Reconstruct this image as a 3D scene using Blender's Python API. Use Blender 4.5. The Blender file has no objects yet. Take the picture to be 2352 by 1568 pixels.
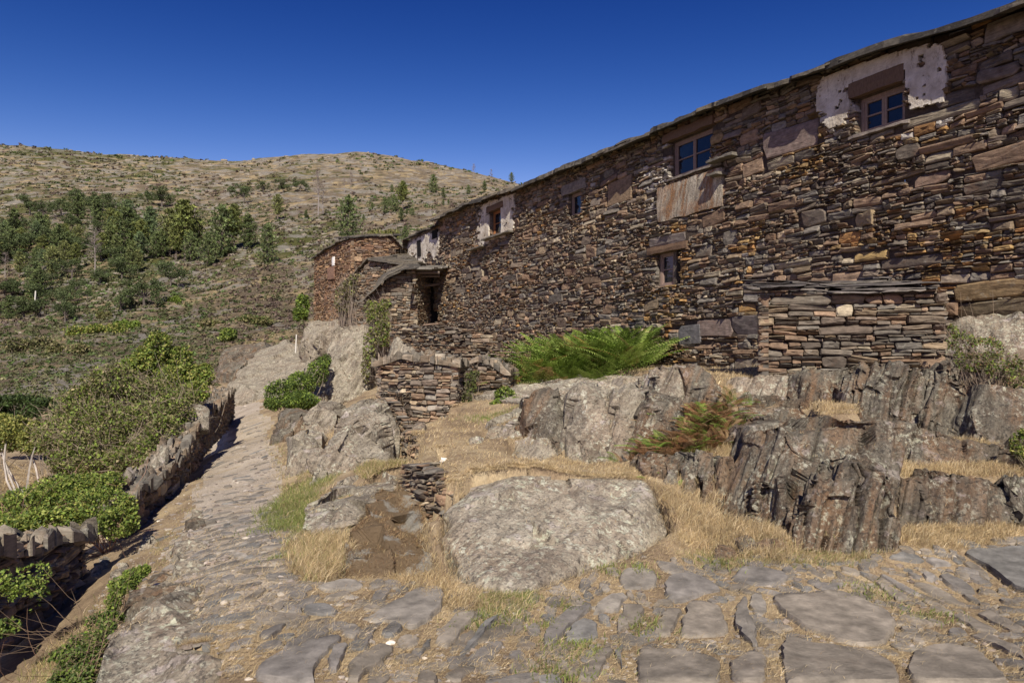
import bpy, bmesh, math, random
import numpy as np
from mathutils import Vector

# ------------------------------------------------------------------ camera, sky, sun, exposure
SC = bpy.context.scene
COL = SC.collection
random.seed(11)
rng = np.random.default_rng(11)
CAMZ, FPX, CX, HY = 1.6, 1568.0, 1176.0, 800.0
cam = bpy.data.objects.new('camera', bpy.data.cameras.new('camera'))
COL.objects.link(cam)
cam.location = (0, 0, CAMZ)
cam.rotation_euler = (math.radians(90), 0, 0)
cam.data.sensor_width = 36
cam.data.lens = 24
cam.data.shift_y = 16 / 2352
cam.data.clip_start = 0.05
cam.data.clip_end = 4000
SC.camera = cam

SUN_EL, SUN_AZ = math.radians(43), math.radians(177)      # azimuth clockwise from +Y: the sun stands behind the camera
w = bpy.data.worlds.new('World')
SC.world = w
w.use_nodes = True
wn, wl = w.node_tree.nodes, w.node_tree.links
wn.clear()
sky = wn.new('ShaderNodeTexSky')
sky.sky_type = 'NISHITA'
sky.sun_disc = False
sky.sun_elevation = SUN_EL
sky.sun_rotation = SUN_AZ
sky.altitude = 1800
sky.air_density = 1.0
sky.dust_density = 0.15
sky.ozone_density = 3.5
EXPOSURE = 0.55
sep = wn.new('ShaderNodeSeparateColor')
cmb = wn.new('ShaderNodeCombineColor')
wl.new(sky.outputs[0], sep.inputs[0])
# deep blue of a dry, polarised mountain sky: steeper falloff from horizon to zenith per channel
for ch, (lim, pw, k) in enumerate(((2.6, 3.78, 0.1754), (4.0, 2.57, 0.1533), (6.2, 1.71, 0.3638))):
    prev = sep.outputs[ch]
    for op, val in (('MINIMUM', lim), ('POWER', pw), ('MULTIPLY', k * 1.231 / 2 ** EXPOSURE)):
        nd = wn.new('ShaderNodeMath')
        nd.operation = op
        wl.new(prev, nd.inputs[0])
        nd.inputs[1].default_value = val
        prev = nd.outputs[0]
    wl.new(prev, cmb.inputs[ch])
bg = wn.new('ShaderNodeBackground')
bg.inputs[1].default_value = 0.085
wo = wn.new('ShaderNodeOutputWorld')
wl.new(cmb.outputs[0], bg.inputs[0])
wl.new(bg.outputs[0], wo.inputs[0])
sd = bpy.data.lights.new('sun', 'SUN')
sd.energy = 4.4
sd.angle = math.radians(0.5)
sd.color = (1.0, 0.93, 0.81)
so = bpy.data.objects.new('sun', sd)
COL.objects.link(so)
sdir = Vector((math.sin(SUN_AZ) * math.cos(SUN_EL), math.cos(SUN_AZ) * math.cos(SUN_EL), math.sin(SUN_EL)))
so.rotation_euler = sdir.to_track_quat('Z', 'Y').to_euler()
so.location = (-5, -20, 25)
SC.view_settings.view_transform = 'Standard'
SC.view_settings.look = 'None'
SC.view_settings.gamma = 1
SC.view_settings.exposure = EXPOSURE
SC.cycles.max_bounces = 5
SC.cycles.diffuse_bounces = 3
SC.cycles.transparent_max_bounces = 4


# ------------------------------------------------------------------ helpers
def W(px, py, d):
    """point seen at pixel (px, py) of the 2352 wide picture, d metres in front of the camera"""
    return np.array([(px - CX) / FPX * d, d, CAMZ + (HY - py) / FPX * d])


def sstep(a, b, x):
    t = np.clip((x - a) / (b - a), 0, 1)
    return t * t * (3 - 2 * t)


def _hash(ix, iy, iz, seed):
    h = (ix.astype(np.int64) * 374761393 + iy.astype(np.int64) * 668265263 + iz.astype(np.int64) * 1274126177 + seed * 974711) & 0xffffffff
    h = ((h ^ (h >> 13)) * 1274126177) & 0xffffffff
    h = ((h ^ (h >> 16)) * 2246822519) & 0xffffffff
    return ((h ^ (h >> 15)) & 0xffffff) / float(0xffffff)


def vnoise(p, seed=0):
    """value noise in -1..1 at N x 3 points"""
    p = np.asarray(p, float)
    i = np.floor(p).astype(np.int64)
    f = p - i
    f = f * f * (3 - 2 * f)
    out = 0
    for dx in (0, 1):
        for dy in (0, 1):
            for dz in (0, 1):
                wgt = (f[:, 0] if dx else 1 - f[:, 0]) * (f[:, 1] if dy else 1 - f[:, 1]) * (f[:, 2] if dz else 1 - f[:, 2])
                out = out + wgt * _hash(i[:, 0] + dx, i[:, 1] + dy, i[:, 2] + dz, seed)
    return out * 2 - 1


def fbm(p, octv=4, seed=0, gain=0.5):
    a, s, t = 1.0, 0.0, 0
    q = np.asarray(p, float)
    for k in range(octv):
        t = t + a * vnoise(q, seed + k * 17)
        s += a
        a *= gain
        q = q * 2.03 + 5.3
    return t / s


def tag(o, label=None, cat=None, group=None, kind=None):
    if label:
        o['label'] = label
    if cat:
        o['category'] = cat
    if group:
        o['group'] = group
    if kind:
        o['kind'] = kind
    elif cat and 'kind' not in o:
        o['kind'] = 'thing'
    return o


def empty(name, loc, label, cat, group=None):
    o = bpy.data.objects.new(name, None)
    COL.objects.link(o)
    o.location = loc
    o.empty_display_size = 0.2
    return tag(o, label, cat, group)


class MB:
    """collects vertices, faces and vertex colours and links them as ONE mesh object"""

    def __init__(self):
        self.v, self.f, self.c, self.n = [], [], [], 0

    def add(self, verts, faces, col=(1, 1, 1)):
        verts = np.asarray(verts, float).reshape(-1, 3)
        col = np.asarray(col, float)
        if col.ndim == 1:
            col = np.tile(col, (len(verts), 1))
        for f in faces:
            f = np.asarray(f, np.int64)
            if f.ndim == 1:
                f = f[None]
            if len(f):
                self.f.append(f + self.n)
        self.v.append(verts)
        self.c.append(col)
        self.n += len(verts)

    def box(self, lo, hi, col=(1, 1, 1), fn=None, jit=0):
        lo, hi = np.array(lo, float), np.array(hi, float)
        v = np.array([[(hi if i >> a & 1 else lo)[a] for a in range(3)] for i in range(8)])
        if jit:
            v = v + rng.uniform(-jit, jit, v.shape)
        if fn is not None:
            v = fn(v)
        self.add(v, [np.array([[0, 2, 3, 1], [4, 5, 7, 6], [0, 1, 5, 4], [2, 6, 7, 3], [0, 4, 6, 2], [1, 3, 7, 5]])], col)

    def tube(self, pts, rad, n=6, col=(1, 1, 1)):
        pts = np.asarray(pts, float)
        m = len(pts)
        rad = np.broadcast_to(np.asarray(rad, float), (m,))
        tg = np.gradient(pts, axis=0)
        tg /= np.linalg.norm(tg, axis=1, keepdims=True) + 1e-9
        up = np.where(np.abs(tg[:, 2:3]) > 0.9, np.array([[1.0, 0, 0]]), np.array([[0, 0, 1.0]]))
        a = np.cross(tg, up)
        a /= np.linalg.norm(a, axis=1, keepdims=True) + 1e-9
        b = np.cross(tg, a)
        th = np.arange(n) * 2 * math.pi / n
        v = pts[:, None] + rad[:, None, None] * (np.cos(th)[None, :, None] * a[:, None] + np.sin(th)[None, :, None] * b[:, None])
        idx = np.arange(m * n).reshape(m, n)
        q = np.stack([idx[:-1], np.roll(idx[:-1], -1, 1), np.roll(idx[1:], -1, 1), idx[1:]], -1).reshape(-1, 4)
        self.add(v.reshape(-1, 3), [q, idx[-1][None]], col)

    def build(self, name, mat, parent=None, smooth=False):
        me = bpy.data.meshes.new(name)
        v = np.concatenate(self.v)
        c = np.concatenate(self.c)
        o = bpy.data.objects.new(name, me)
        COL.objects.link(o)
        if parent is not None:
            o.parent = parent
            q = parent
            while q is not None:
                v = v - np.array(q.location)
                q = q.parent
        me.vertices.add(len(v))
        me.vertices.foreach_set('co', v.astype(np.float32).ravel())
        loops = np.concatenate([f.ravel() for f in self.f])
        tot = np.concatenate([np.full(len(f), f.shape[1]) for f in self.f])
        st = np.concatenate([[0], np.cumsum(tot)[:-1]])
        me.loops.add(len(loops))
        me.loops.foreach_set('vertex_index', loops.astype(np.int32))
        me.polygons.add(len(tot))
        me.polygons.foreach_set('loop_start', st.astype(np.int32))
        me.polygons.foreach_set('loop_total', tot.astype(np.int32))
        me.polygons.foreach_set('use_smooth', np.full(len(tot), smooth))
        at = me.color_attributes.new('Col', 'FLOAT_COLOR', 'POINT')
        at.data.foreach_set('color', np.concatenate([c, np.ones((len(c), 1))], 1).astype(np.float32).ravel())
        me.update(calc_edges=True)
        me.validate()
        if mat:
            me.materials.append(mat)
        return o


# ------------------------------------------------------------------ materials
class NT:
    def __init__(self, name, rough=0.9, spec=0.2):
        self.m = bpy.data.materials.new(name)
        self.m.use_nodes = True
        self.t = self.m.node_tree
        self.b = self.t.nodes['Principled BSDF']
        self.b.inputs['Roughness'].default_value = rough
        self.b.inputs['Specular IOR Level'].default_value = spec
        self.pos = self.t.nodes.new('ShaderNodeNewGeometry').outputs['Position']

    def link(self, a, b):
        self.t.links.new(a, b)

    def mapping(self, scale=(1, 1, 1), rot=(0, 0, 0), src=None):
        n = self.t.nodes.new('ShaderNodeMapping')
        n.inputs['Scale'].default_value = scale
        n.inputs['Rotation'].default_value = rot
        self.link(src or self.pos, n.inputs[0])
        return n.outputs[0]

    def noise(self, scale, detail=5, rough=0.6, vec=None, dist=0.0):
        n = self.t.nodes.new('ShaderNodeTexNoise')
        n.inputs['Scale'].default_value = scale
        n.inputs['Detail'].default_value = detail
        n.inputs['Roughness'].default_value = rough
        n.inputs['Distortion'].default_value = dist
        self.link(vec or self.pos, n.inputs['Vector'])
        return n.outputs[0]

    def voronoi(self, scale, vec=None, feature='F1', out=0):
        n = self.t.nodes.new('ShaderNodeTexVoronoi')
        n.feature = feature
        n.inputs['Scale'].default_value = scale
        self.link(vec or self.pos, n.inputs['Vector'])
        return n.outputs[out]

    def ramp(self, fac, stops):
        n = self.t.nodes.new('ShaderNodeValToRGB')
        e = n.color_ramp.elements
        while len(e) < len(stops):
            e.new(0.5)
        for k, (p, c) in enumerate(stops):
            e[k].position = p
            c = (c, c, c) if isinstance(c, (int, float)) else c
            e[k].color = (*c, 1)
        self.link(fac, n.inputs[0])
        return n.outputs[0]

    def mix(self, fac, a, b, mode='MIX'):
        n = self.t.nodes.new('ShaderNodeMix')
        n.data_type = 'RGBA'
        n.blend_type = mode
        for s, val in ((n.inputs[0], fac), (n.inputs[6], a), (n.inputs[7], b)):
            if isinstance(val, (int, float)):
                s.default_value = val if s == n.inputs[0] else (val, val, val, 1)
            elif isinstance(val, tuple):
                s.default_value = (*val, 1)
            else:
                self.link(val, s)
        return n.outputs[2]

    def math(self, op, a, b=0.0):
        n = self.t.nodes.new('ShaderNodeMath')
        n.operation = op
        for s, val in ((n.inputs[0], a), (n.inputs[1], b)):
            if isinstance(val, (int, float)):
                s.default_value = val
            else:
                self.link(val, s)
        return n.outputs[0]

    def attr(self):
        n = self.t.nodes.new('ShaderNodeVertexColor')
        n.layer_name = 'Col'
        return n.outputs[0]

    def color(self, c):
        if isinstance(c, tuple):
            self.b.inputs['Base Color'].default_value = (*c, 1)
        else:
            self.link(c, self.b.inputs['Base Color'])

    def bump(self, h, strength=0.4, dist=0.02):
        n = self.t.nodes.new('ShaderNodeBump')
        n.inputs['Strength'].default_value = strength
        n.inputs['Distance'].default_value = dist
        self.link(h, n.inputs['Height'])
        self.link(n.outputs[0], self.b.inputs['Normal'])


def mat_stone(name, lichen=0.0, rust=0.25):
    t = NT(name, 0.88, 0.25)
    c = t.attr()
    n1 = t.noise(9, 6, 0.65)
    c = t.mix(1.0, c, t.ramp(n1, [(0.25, 0.55), (0.75, 1.45)]), 'MULTIPLY')
    st = t.noise(3.0, 5, 0.6, t.mapping((2, 2, 14)))
    c = t.mix(0.55, c, t.ramp(st, [(0.3, 0.45), (0.7, 1.5)]), 'MULTIPLY')
    r = t.ramp(t.noise(2.1, 6, 0.7), [(0.56, 0.0), (0.68, 1.0)])
    c = t.mix(t.math('MULTIPLY', r, rust), c, (0.22, 0.085, 0.03))
    if lichen:
        l = t.ramp(t.noise(7.0, 7, 0.7), [(0.60, 0.0), (0.66, 1.0)])
        c = t.mix(t.math('MULTIPLY', l, lichen), c, (0.36, 0.35, 0.29))
    t.color(c)
    t.bump(t.math('ADD', t.noise(38, 6, 0.7), st), 0.55, 0.012)
    return t.m


def mat_rock(name, tone=1.0, lichen=0.5, brown=0.4, far=False, warm=0.0, pale=0.0):
    t = NT(name, 0.9, 0.22)
    k = 0.12 if far else 1.0
    sv = t.mapping((5.5 * k, 1.3 * k, 0.9 * k), src=t.mapping((1, 1, 1), (0, math.radians(-13), math.radians(26))))
    st = t.noise(2.2, 8, 0.68, sv, 0.4)
    f = lambda c: tuple(x * tone for x in c)
    c = t.ramp(st, [(0.28, f((0.055, 0.043, 0.032))), (0.42, f((0.15, 0.127, 0.096))), (0.58, f((0.228, 0.197, 0.152))), (0.75, f((0.32, 0.28, 0.22)))])
    c = t.mix(t.math('MULTIPLY', t.ramp(t.noise(1.3 * k, 5, 0.6), [(0.46, 0.0), (0.62, 1.0)]), brown), c, t.mix(st, f((0.055, 0.034, 0.022)), f((0.23, 0.135, 0.08))))
    if warm:
        c = t.mix(t.math('MULTIPLY', t.ramp(t.noise(0.9 * k, 4, 0.6, sv), [(0.48, 0.0), (0.6, 1.0)]), warm), c, (0.26, 0.125, 0.05))
    big = t.ramp(t.noise(2.6 * k, 3, 0.5), [(0.42, 0.0), (0.6, 1.0)])
    l = t.ramp(t.noise(15 * k, 8, 0.72), [(0.52, 0.0), (0.585, 1.0)])
    l = t.math('MULTIPLY', t.math('MULTIPLY', l, big), lichen)
    c = t.mix(l, c, t.mix(t.noise(5 * k, 2), (0.55, 0.52, 0.45), (0.42, 0.43, 0.28)))
    if pale:
        v = t.ramp(t.noise(4.5 * k, 6, 0.6), [(0.60, 0.0), (0.63, 1.0)])
        c = t.mix(t.math('MULTIPLY', v, pale), c, (0.42, 0.36, 0.33))
    sn = t.ramp(t.noise(1.7 * k, 7, 0.72, dist=.8), [(.54, 0.0), (.60, 1.0)])
    c = t.mix(t.math('MULTIPLY', sn, .5), c, f((0.085, 0.066, 0.052)))
    sp = t.noise(48 * k, 6, 0.8)
    c = t.mix(.8, c, t.ramp(sp, [(0.30, 0.5), (0.5, 1.0), (0.7, 1.42)]), 'MULTIPLY')
    lf = t.math('MULTIPLY', t.ramp(t.noise(33 * k, 6, 0.75), [(0.575, 0.0), (0.61, 1.0)]), t.ramp(t.noise(1.9 * k, 4, .6), [(.40, .1), (.6, 1.0)]))
    c = t.mix(t.math('MULTIPLY', lf, lichen * .75), c, (0.50, 0.50, 0.40))
    dk = t.ramp(t.noise(24 * k, 7, 0.75), [(0.40, 1.0), (0.48, 0.0)])
    c = t.mix(t.math('MULTIPLY', dk, 0.7), c, f((0.05, 0.043, 0.038)))
    t.color(c)
    h = t.math('ADD', t.noise(26 * k, 9, 0.75), t.math('MULTIPLY', st, 2.2))
    t.bump(h, 0.8, 0.022 if not far else 0.2)
    return t.m


def mat_plain(name, col, rough=0.8, var=0.35, scale=8, bump=0.2, attr=False, stretch=None, spec=0.2):
    t = NT(name, rough, spec)
    n = t.noise(scale, 6, 0.65, t.mapping(stretch) if stretch else None)
    base = t.attr() if attr else col
    c = t.mix(1.0, base, t.ramp(n, [(0.25, 1 - var), (0.75, 1 + var)]), 'MULTIPLY')
    t.color(c)
    if bump:
        t.bump(t.noise(scale * 4, 6, 0.7, t.mapping(stretch) if stretch else None), bump, 0.01)
    return t.m


def mat_leaf(name, trans=0.3, var=0.3, scale=3):
    t = NT(name, 0.6, 0.25)
    c = t.mix(1.0, t.attr(), t.ramp(t.noise(scale, 3), [(0.3, 1 - var), (0.7, 1 + var)]), 'MULTIPLY')
    t.color(c)
    tr = t.t.nodes.new('ShaderNodeBsdfTranslucent')
    t.link(c, tr.inputs[0])
    mx = t.t.nodes.new('ShaderNodeMixShader')
    mx.inputs[0].default_value = trans
    t.link(t.b.outputs[0], mx.inputs[1])
    t.link(tr.outputs[0], mx.inputs[2])
    t.link(mx.outputs[0], t.t.nodes['Material Output'].inputs[0])
    return t.m


def mat_ground():
    t = NT('dry_ground', 0.95, 0.1)
    a = t.noise(1.6, 7, 0.65)
    c = t.ramp(a, [(0.30, (0.16, 0.115, 0.078)), (0.45, (0.26, 0.19, 0.12)), (0.58, (0.36, 0.275, 0.17)), (0.75, (0.44, 0.35, 0.22))])
    sv = t.noise(30, 6, 0.75, t.mapping((3, 1, 1), (0, 0, 0.6)))
    c = t.mix(0.75, c, t.ramp(sv, [(0.28, 0.45), (0.72, 1.5)]), 'MULTIPLY')
    t.color(c)
    t.bump(sv, 0.7, 0.02)
    return t.m


def mat_path():
    t = NT('gravel_path', 0.95, 0.12)
    a = t.noise(1.3, 6, 0.6)
    c = t.ramp(a, [(0.3, (0.29, 0.235, 0.18)), (0.5, (0.395, 0.33, 0.26)), (0.7, (0.455, 0.385, 0.305))])
    g = t.ramp(t.voronoi(60), [(.1, .8), (.7, 1.15)])
    c = t.mix(0.6, c, g, 'MULTIPLY')
    s = t.noise(45, 6, 0.8)
    c = t.mix(0.8, c, t.ramp(s, [(0.3, 0.55), (0.7, 1.4)]), 'MULTIPLY')
    st = t.ramp(t.noise(2.5, 5, 0.6, t.mapping((1, 2.4, 1), (0, 0, -0.5))), [(0.54, 0.0), (0.62, 1.0)])
    c = t.mix(t.math('MULTIPLY', st, 0.5), c, (0.36, 0.27, 0.16))
    t.color(c)
    t.bump(t.math('ADD', s, t.math('MULTIPLY', a, 2.0)), 0.7, 0.025)
    return t.m


def mat_hill():
    t = NT('hillside_ground', 1.0, 0.05)
    big = t.noise(0.018, 5, 0.6)
    mid = t.noise(0.16, 8, 0.7, t.mapping((1, 0.8, 2.0)))
    fine = t.noise(0.9, 7, 0.75)
    straw = t.mix(fine, (0.26, 0.195, 0.105), (0.44, 0.34, 0.19))
    scrub = t.mix(fine, (0.05, 0.055, 0.018), (0.125, 0.12, 0.045))
    xyz = t.t.nodes.new('ShaderNodeSeparateXYZ')
    t.link(t.pos, xyz.inputs[0])
    west = t.math('MULTIPLY', t.math('MINIMUM', t.math('MAXIMUM', t.math('MULTIPLY', t.math('ADD', xyz.outputs[0], 45.0), -0.006), -.6), 1.0), 0.085)
    heath = t.mix(fine, (0.10, 0.075, 0.05), (0.19, 0.15, 0.105))
    rock = t.mix(fine, (0.15, 0.135, 0.115), (0.34, 0.31, 0.27))
    c = t.mix(t.ramp(mid, [(0.38, 0.0), (0.52, 1.0)]), straw, heath)
    c = t.mix(t.ramp(t.math('ADD', west, t.math('ADD', t.math('MULTIPLY', big, 0.6), t.math('MULTIPLY', mid, 0.4))), [(0.53, 0.0), (0.60, 1.0)]), c, scrub)
    rk = t.noise(0.11, 9, 0.75, t.mapping((1, 1, 2.5), (0.3, 0, 0.4)))
    c = t.mix(t.math('MULTIPLY', t.ramp(rk, [(0.49, 0.0), (0.57, 1.0)]), 0.85), c, rock)
    t.color(c)
    t.bump(t.math('ADD', fine, mid), 1.0, 0.8)
    return t.m


M = {}
M['wall'] = mat_stone('schist_masonry', 0.25, 0.18)
M['wallp'] = mat_stone('drystone', 0.2, 0.2)
M['back'] = mat_plain('dark_joint_earth', (0.075, 0.056, 0.042), 1.0, .5, 20, .8)
M['slate'] = mat_stone('roof_slate', 0.25, 0.05)
M['rock'] = mat_rock('lichen_rock', 1.3, 0.95, 0.4, pale=0.6)
M['slabrock'] = mat_rock('slab_rock', 1.6, 1.25, 0.3, pale=0.55)
M['darkrock'] = mat_rock('dark_schist', 0.66, 0.6, 0.7, warm=0.3, pale=0.3)
M['farrock'] = mat_rock('pale_bedrock', 1.35, 0.7, 0.3)
M['flag'] = mat_stone('worn_flagstone', 0.0, 0.06)
M['ground'] = mat_ground()
M['path'] = mat_path()
M['hill'] = mat_hill()
M['leaf'] = mat_leaf('leaves', 0.3)
M['needle'] = mat_leaf('needles', 0.15, 0.35, 0.4)
M['straw'] = mat_leaf('dry_straw', 0.25, 0.25, 6)
M['bark'] = mat_plain('bark', (0.16, 0.13, 0.11), 0.95, 0.4, 6, attr=True)
M['wood'] = mat_plain('weathered_wood', (0.2, 0.14, 0.1), 0.8, 0.4, 6, 0.3, True, (12, 12, 2))
t_ = NT('old_limewash', .95, .1)
c_ = t_.mix(t_.ramp(t_.noise(2.6, 7, .7), [(.40, 0.0), (.62, 1.0)]), (.66, .60, .50), (.42, .36, .28))
c_ = t_.mix(t_.ramp(t_.noise(9, 7, .75, t_.mapping((1, 1, .35))), [(.56, 0.0), (.66, 1.0)]), c_, (.20, .155, .12))
t_.color(c_)
t_.bump(t_.noise(22, 8, .75), .8, .02)
M['plaster'] = t_.m
M['slabpanel'] = mat_rock('ochre_slab', 2.1, 0.35, 0.9, warm=0.9)
tg = NT('window_glass', 0.06, 0.6)
tg.color((0.010, 0.012, 0.018))
tg.bump(tg.noise(5, 2, .5), .12, .02)
M['glass'] = tg.m
M['dark'] = mat_plain('dark_interior', (0.012, 0.010, 0.009), 1.0, 0.2, 5, 0)
M['white'] = mat_plain('white_quartz', (0.75, 0.73, 0.7), 0.8, 0.15, 10)
t_ = NT('dead_moss_cover', 1.0, .05)
c_ = t_.mix(t_.noise(30, 6, .75), (.10, .068, .04), (.29, .21, .13))
c_ = t_.mix(t_.ramp(t_.noise(2.6, 6, .65), [(.50, 0.0), (.56, 1.0)]), c_, t_.mix(t_.noise(20, 6, .8), (.13, .11, .09), (.48, .45, .38)))
t_.color(c_)
t_.bump(t_.noise(45, 8, .8), 1.0, .03)
M['heather'] = t_.m

# ------------------------------------------------------------------ terrain heights
CTRL = []
def zc(px, d, z): CTRL.append((px, d, z))
def pc(px, py, d): CTRL.append((px, d, CAMZ + (HY - py) / FPX * d))

for p_ in (-2400, -600, 300, 1176, 2352, 4400): zc(p_, 1.4, -0.02 if p_ > 0 else -0.4)
for a in [(-600, 3.2, -.5), (300, 3.3, -.12), (700, 3.4, 0), (1176, 3.3, 0), (1800, 3.3, 0), (2400, 3.4, 0), (3600, 4, .2),
          (600, 4.4, -.02), (550, 5.2, -.03), (560, 7, -.18), (560, 10, -.31), (560, 13, -.47), (575, 18, -.7), (565, 28, -.9), (560, 33, -1.0),
          (40, 4.4, -.52), (200, 6.2, -.56), (320, 8, -.56), (420, 10.5, -.56), (490, 15, -.72), (520, 22, -.86),
          (-300, 6, -1.2), (30, 8.5, -1.25), (150, 11, -1.5), (300, 14, -1.6), (400, 18, -1.8), (440, 26, -1.9), (-60, 13, -1.1),
          (100, 25, -2.3), (-20, 40, -2.4), (300, 40, -1.4), (430, 36, -.9), (-900, 15, -2.5), (-900, 45, -5), (-2400, 12, -4), (-2400, 60, -12),
          (640, 17, -.52), (650, 9.7, -.25), (690, 5.9, -.03), (780, 5.0, 0), (900, 4.8, 0), (1100, 4.3, 0), (1300, 4.3, 0),
          (760, 9, .0), (800, 7, .08), (850, 6, .08), (900, 11, .42), (850, 15, .3), (800, 22, .2), (740, 27, -.2), (900, 30, 1.2), (830, 36, 1.8),
          (1000, 6.6, .42), (1100, 6.3, .48), (1250, 6.3, .48), (1400, 6.5, .42), (1050, 9.5, .45), (990, 10, .42), (1050, 12, .55), (1100, 15, .68),
          (1250, 18, .95), (1200, 21, 1.05), (1030, 27, 1.5), (1560, 5.0, .02), (1560, 6.3, .3), (1700, 5.1, .0), (1900, 5.0, .0), (2352, 5.4, .0),
          (2352, 6.6, .42), (2100, 6.5, .42), (1600, 7.2, .5), (1950, 7, .7), (2300, 8, .9), (1300, 9.8, 1.02), (1500, 10.2, 1.12), (1700, 9.8, 1.15),
          (1700, 13.7, 1.2), (1400, 16, 1.08), (2000, 9.2, 1.25), (2352, 9, 1.45), (2200, 10, 1.4), (2900, 8, 1.6), (1300, 8.3, .32), (1450, 7.6, .4),
          (1150, 10.5, .5), (1700, 25, 3), (2352, 20, 3.5), (3600, 12, 3), (1200, 42, 3), (1060, 45, 4.2)]:
    zc(*a)
for a in [(480, 860, 45), (600, 835, 46), (700, 765, 60), (560, 800, 55), (-200, 960, 45), (0, 880, 50), (200, 860, 50), (350, 800, 58), (0, 800, 75), (200, 765, 75),
          (430, 715, 85), (560, 700, 80), (100, 680, 120), (300, 660, 115), (500, 620, 125), (700, 620, 105), (880, 560, 120), (0, 560, 180), (200, 540, 180),
          (400, 540, 180), (600, 510, 185), (900, 480, 200), (1080, 460, 200), (1300, 440, 200), (0, 450, 280), (250, 445, 280), (500, 440, 280), (800, 410, 290), (1000, 420, 290),
          (-600, 700, 120), (-600, 460, 280), (-600, 330, 420), (-200, 333, 410), (0, 338, 410), (200, 352, 410), (400, 366, 410), (560, 371, 400), (700, 357, 400), (880, 355, 395),
          (960, 372, 390), (1060, 392, 385), (1170, 420, 380), (1300, 470, 380), (1800, 600, 380), (2600, 640, 380), (-2400, 400, 420), (4400, 640, 380), (2352, 600, 120), (3600, 620, 60),
          (-600, 390, 620), (200, 410, 620), (700, 420, 620), (1100, 470, 620), (2400, 690, 620), (-2400, 500, 620), (4400, 700, 620)]:
    pc(*a)
CTRL = np.array(CTRL)
_K = lambda px, d: np.stack([np.asarray(px, float) / 420.0, np.log(np.asarray(d, float)) * 1.9], -1)
_cp = _K(CTRL[:, 0], CTRL[:, 1])
_cv = CTRL[:, 2] / (CTRL[:, 1] + 6)
def _phi(r): return r * r * np.log(r + 1e-9)
_n = len(_cp)
_A = np.zeros((_n + 3, _n + 3))
_A[:_n, :_n] = _phi(np.linalg.norm(_cp[:, None] - _cp[None], axis=-1)) + np.eye(_n) * 0.004
_A[:_n, _n:] = np.c_[np.ones(_n), _cp]
_A[_n:, :_n] = _A[:_n, _n:].T
_sol = np.linalg.solve(_A, np.r_[_cv, 0, 0, 0])
GPX = np.r_[np.linspace(-2400, -120, 50)[:-1], np.linspace(-120, 2460, 300), np.linspace(2460, 4400, 40)[1:]]
GD = np.exp(np.linspace(math.log(1.4), math.log(620), 520))
GZ = np.zeros((len(GPX), len(GD)))
for i_, p_ in enumerate(GPX):
    q_ = _K(np.full(len(GD), p_), GD)
    GZ[i_] = (_phi(np.linalg.norm(q_[:, None] - _cp[None], axis=-1)) @ _sol[:_n] + _sol[_n] + q_ @ _sol[_n + 1:]) * (GD + 6)
_X = (GPX[:, None] - CX) / FPX * GD[None]
_Y = np.broadcast_to(GD[None], _X.shape)
_P = np.stack([_X.ravel(), _Y.ravel(), np.zeros(_X.size)], -1)
_far = sstep(45, 110, _Y)
_hp = HY - (GZ - CAMZ) / _Y * FPX
GZ = GZ + (fbm(_P * 1.3, 4, 3) * 0.06 + fbm(_P * 7, 3, 5) * 0.018).reshape(_X.shape) * (1 - _far)
_rg = fbm(_P * 0.045, 6, 9, 0.58).reshape(_X.shape)
_rd = (1 - np.abs(fbm(_P * 0.028, 5, 21, 0.55))).reshape(_X.shape)
_mid = sstep(30, 70, _Y)
GZ = GZ + _mid * (_rg * 2.4 + (_rd - 0.75) * 2.5 * _far)
GPY = HY - (GZ - CAMZ) / _Y * FPX


def zt(x, y):
    """terrain height at world x, y"""
    x, y = np.asarray(x, float), np.asarray(y, float)
    d = np.clip(y, GD[0], GD[-1])
    px = np.clip(CX + x / d * FPX, GPX[0], GPX[-1])
    i = np.clip(np.searchsorted(GPX, px) - 1, 0, len(GPX) - 2)
    fi = (px - GPX[i]) / (GPX[i + 1] - GPX[i])
    u = np.log(d / GD[0]) / math.log(GD[1] / GD[0])
    j = np.clip(u.astype(int), 0, len(GD) - 2)
    fj = u - j
    return (GZ[i, j] * (1 - fi) + GZ[i + 1, j] * fi) * (1 - fj) + (GZ[i, j + 1] * (1 - fi) + GZ[i + 1, j + 1] * fi) * fj


def hit(px, py, dmin=1.5, dmax=600):
    """first terrain point along the ray of each pixel; returns N x 3 and a mask"""
    px, py = np.atleast_1d(np.asarray(px, float)), np.atleast_1d(np.asarray(py, float))
    out = np.zeros((len(px), 3))
    ok = np.zeros(len(px), bool)
    i = np.clip(np.searchsorted(GPX, px) - 1, 0, len(GPX) - 2)
    fi = ((px - GPX[i]) / (GPX[i + 1] - GPX[i]))[:, None]
    prof = GPY[i] * (1 - fi) + GPY[i + 1] * fi
    sel = (GD >= dmin) & (GD <= dmax)
    below = (prof <= py[:, None]) & sel[None]
    j = below.argmax(1)
    ok = below.any(1)
    d = GD[j]
    out[:, 0] = (px - CX) / FPX * d
    out[:, 1] = d
    out[:, 2] = zt(out[:, 0], d)
    return out, ok


def inpoly(px, py, poly):
    px, py = np.asarray(px), np.asarray(py)
    c = np.zeros(px.shape, bool)
    n = len(poly)
    for i in range(n):
        x1, y1 = poly[i]
        x2, y2 = poly[i - 1]
        cond = ((y1 > py) != (y2 > py)) & (px < (x2 - x1) * (py - y1) / (y2 - y1 + 1e-12) + x1)
        c ^= cond
    return c


PATH_POLY = [(532, 922), (600, 922), (622, 1000), (648, 1080), (640, 1150), (668, 1220), (690, 1290), (700, 1340), (640, 1420), (430, 1420), (405, 1350), (385, 1260), (440, 1160), (470, 1080), (500, 1010)]


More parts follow.
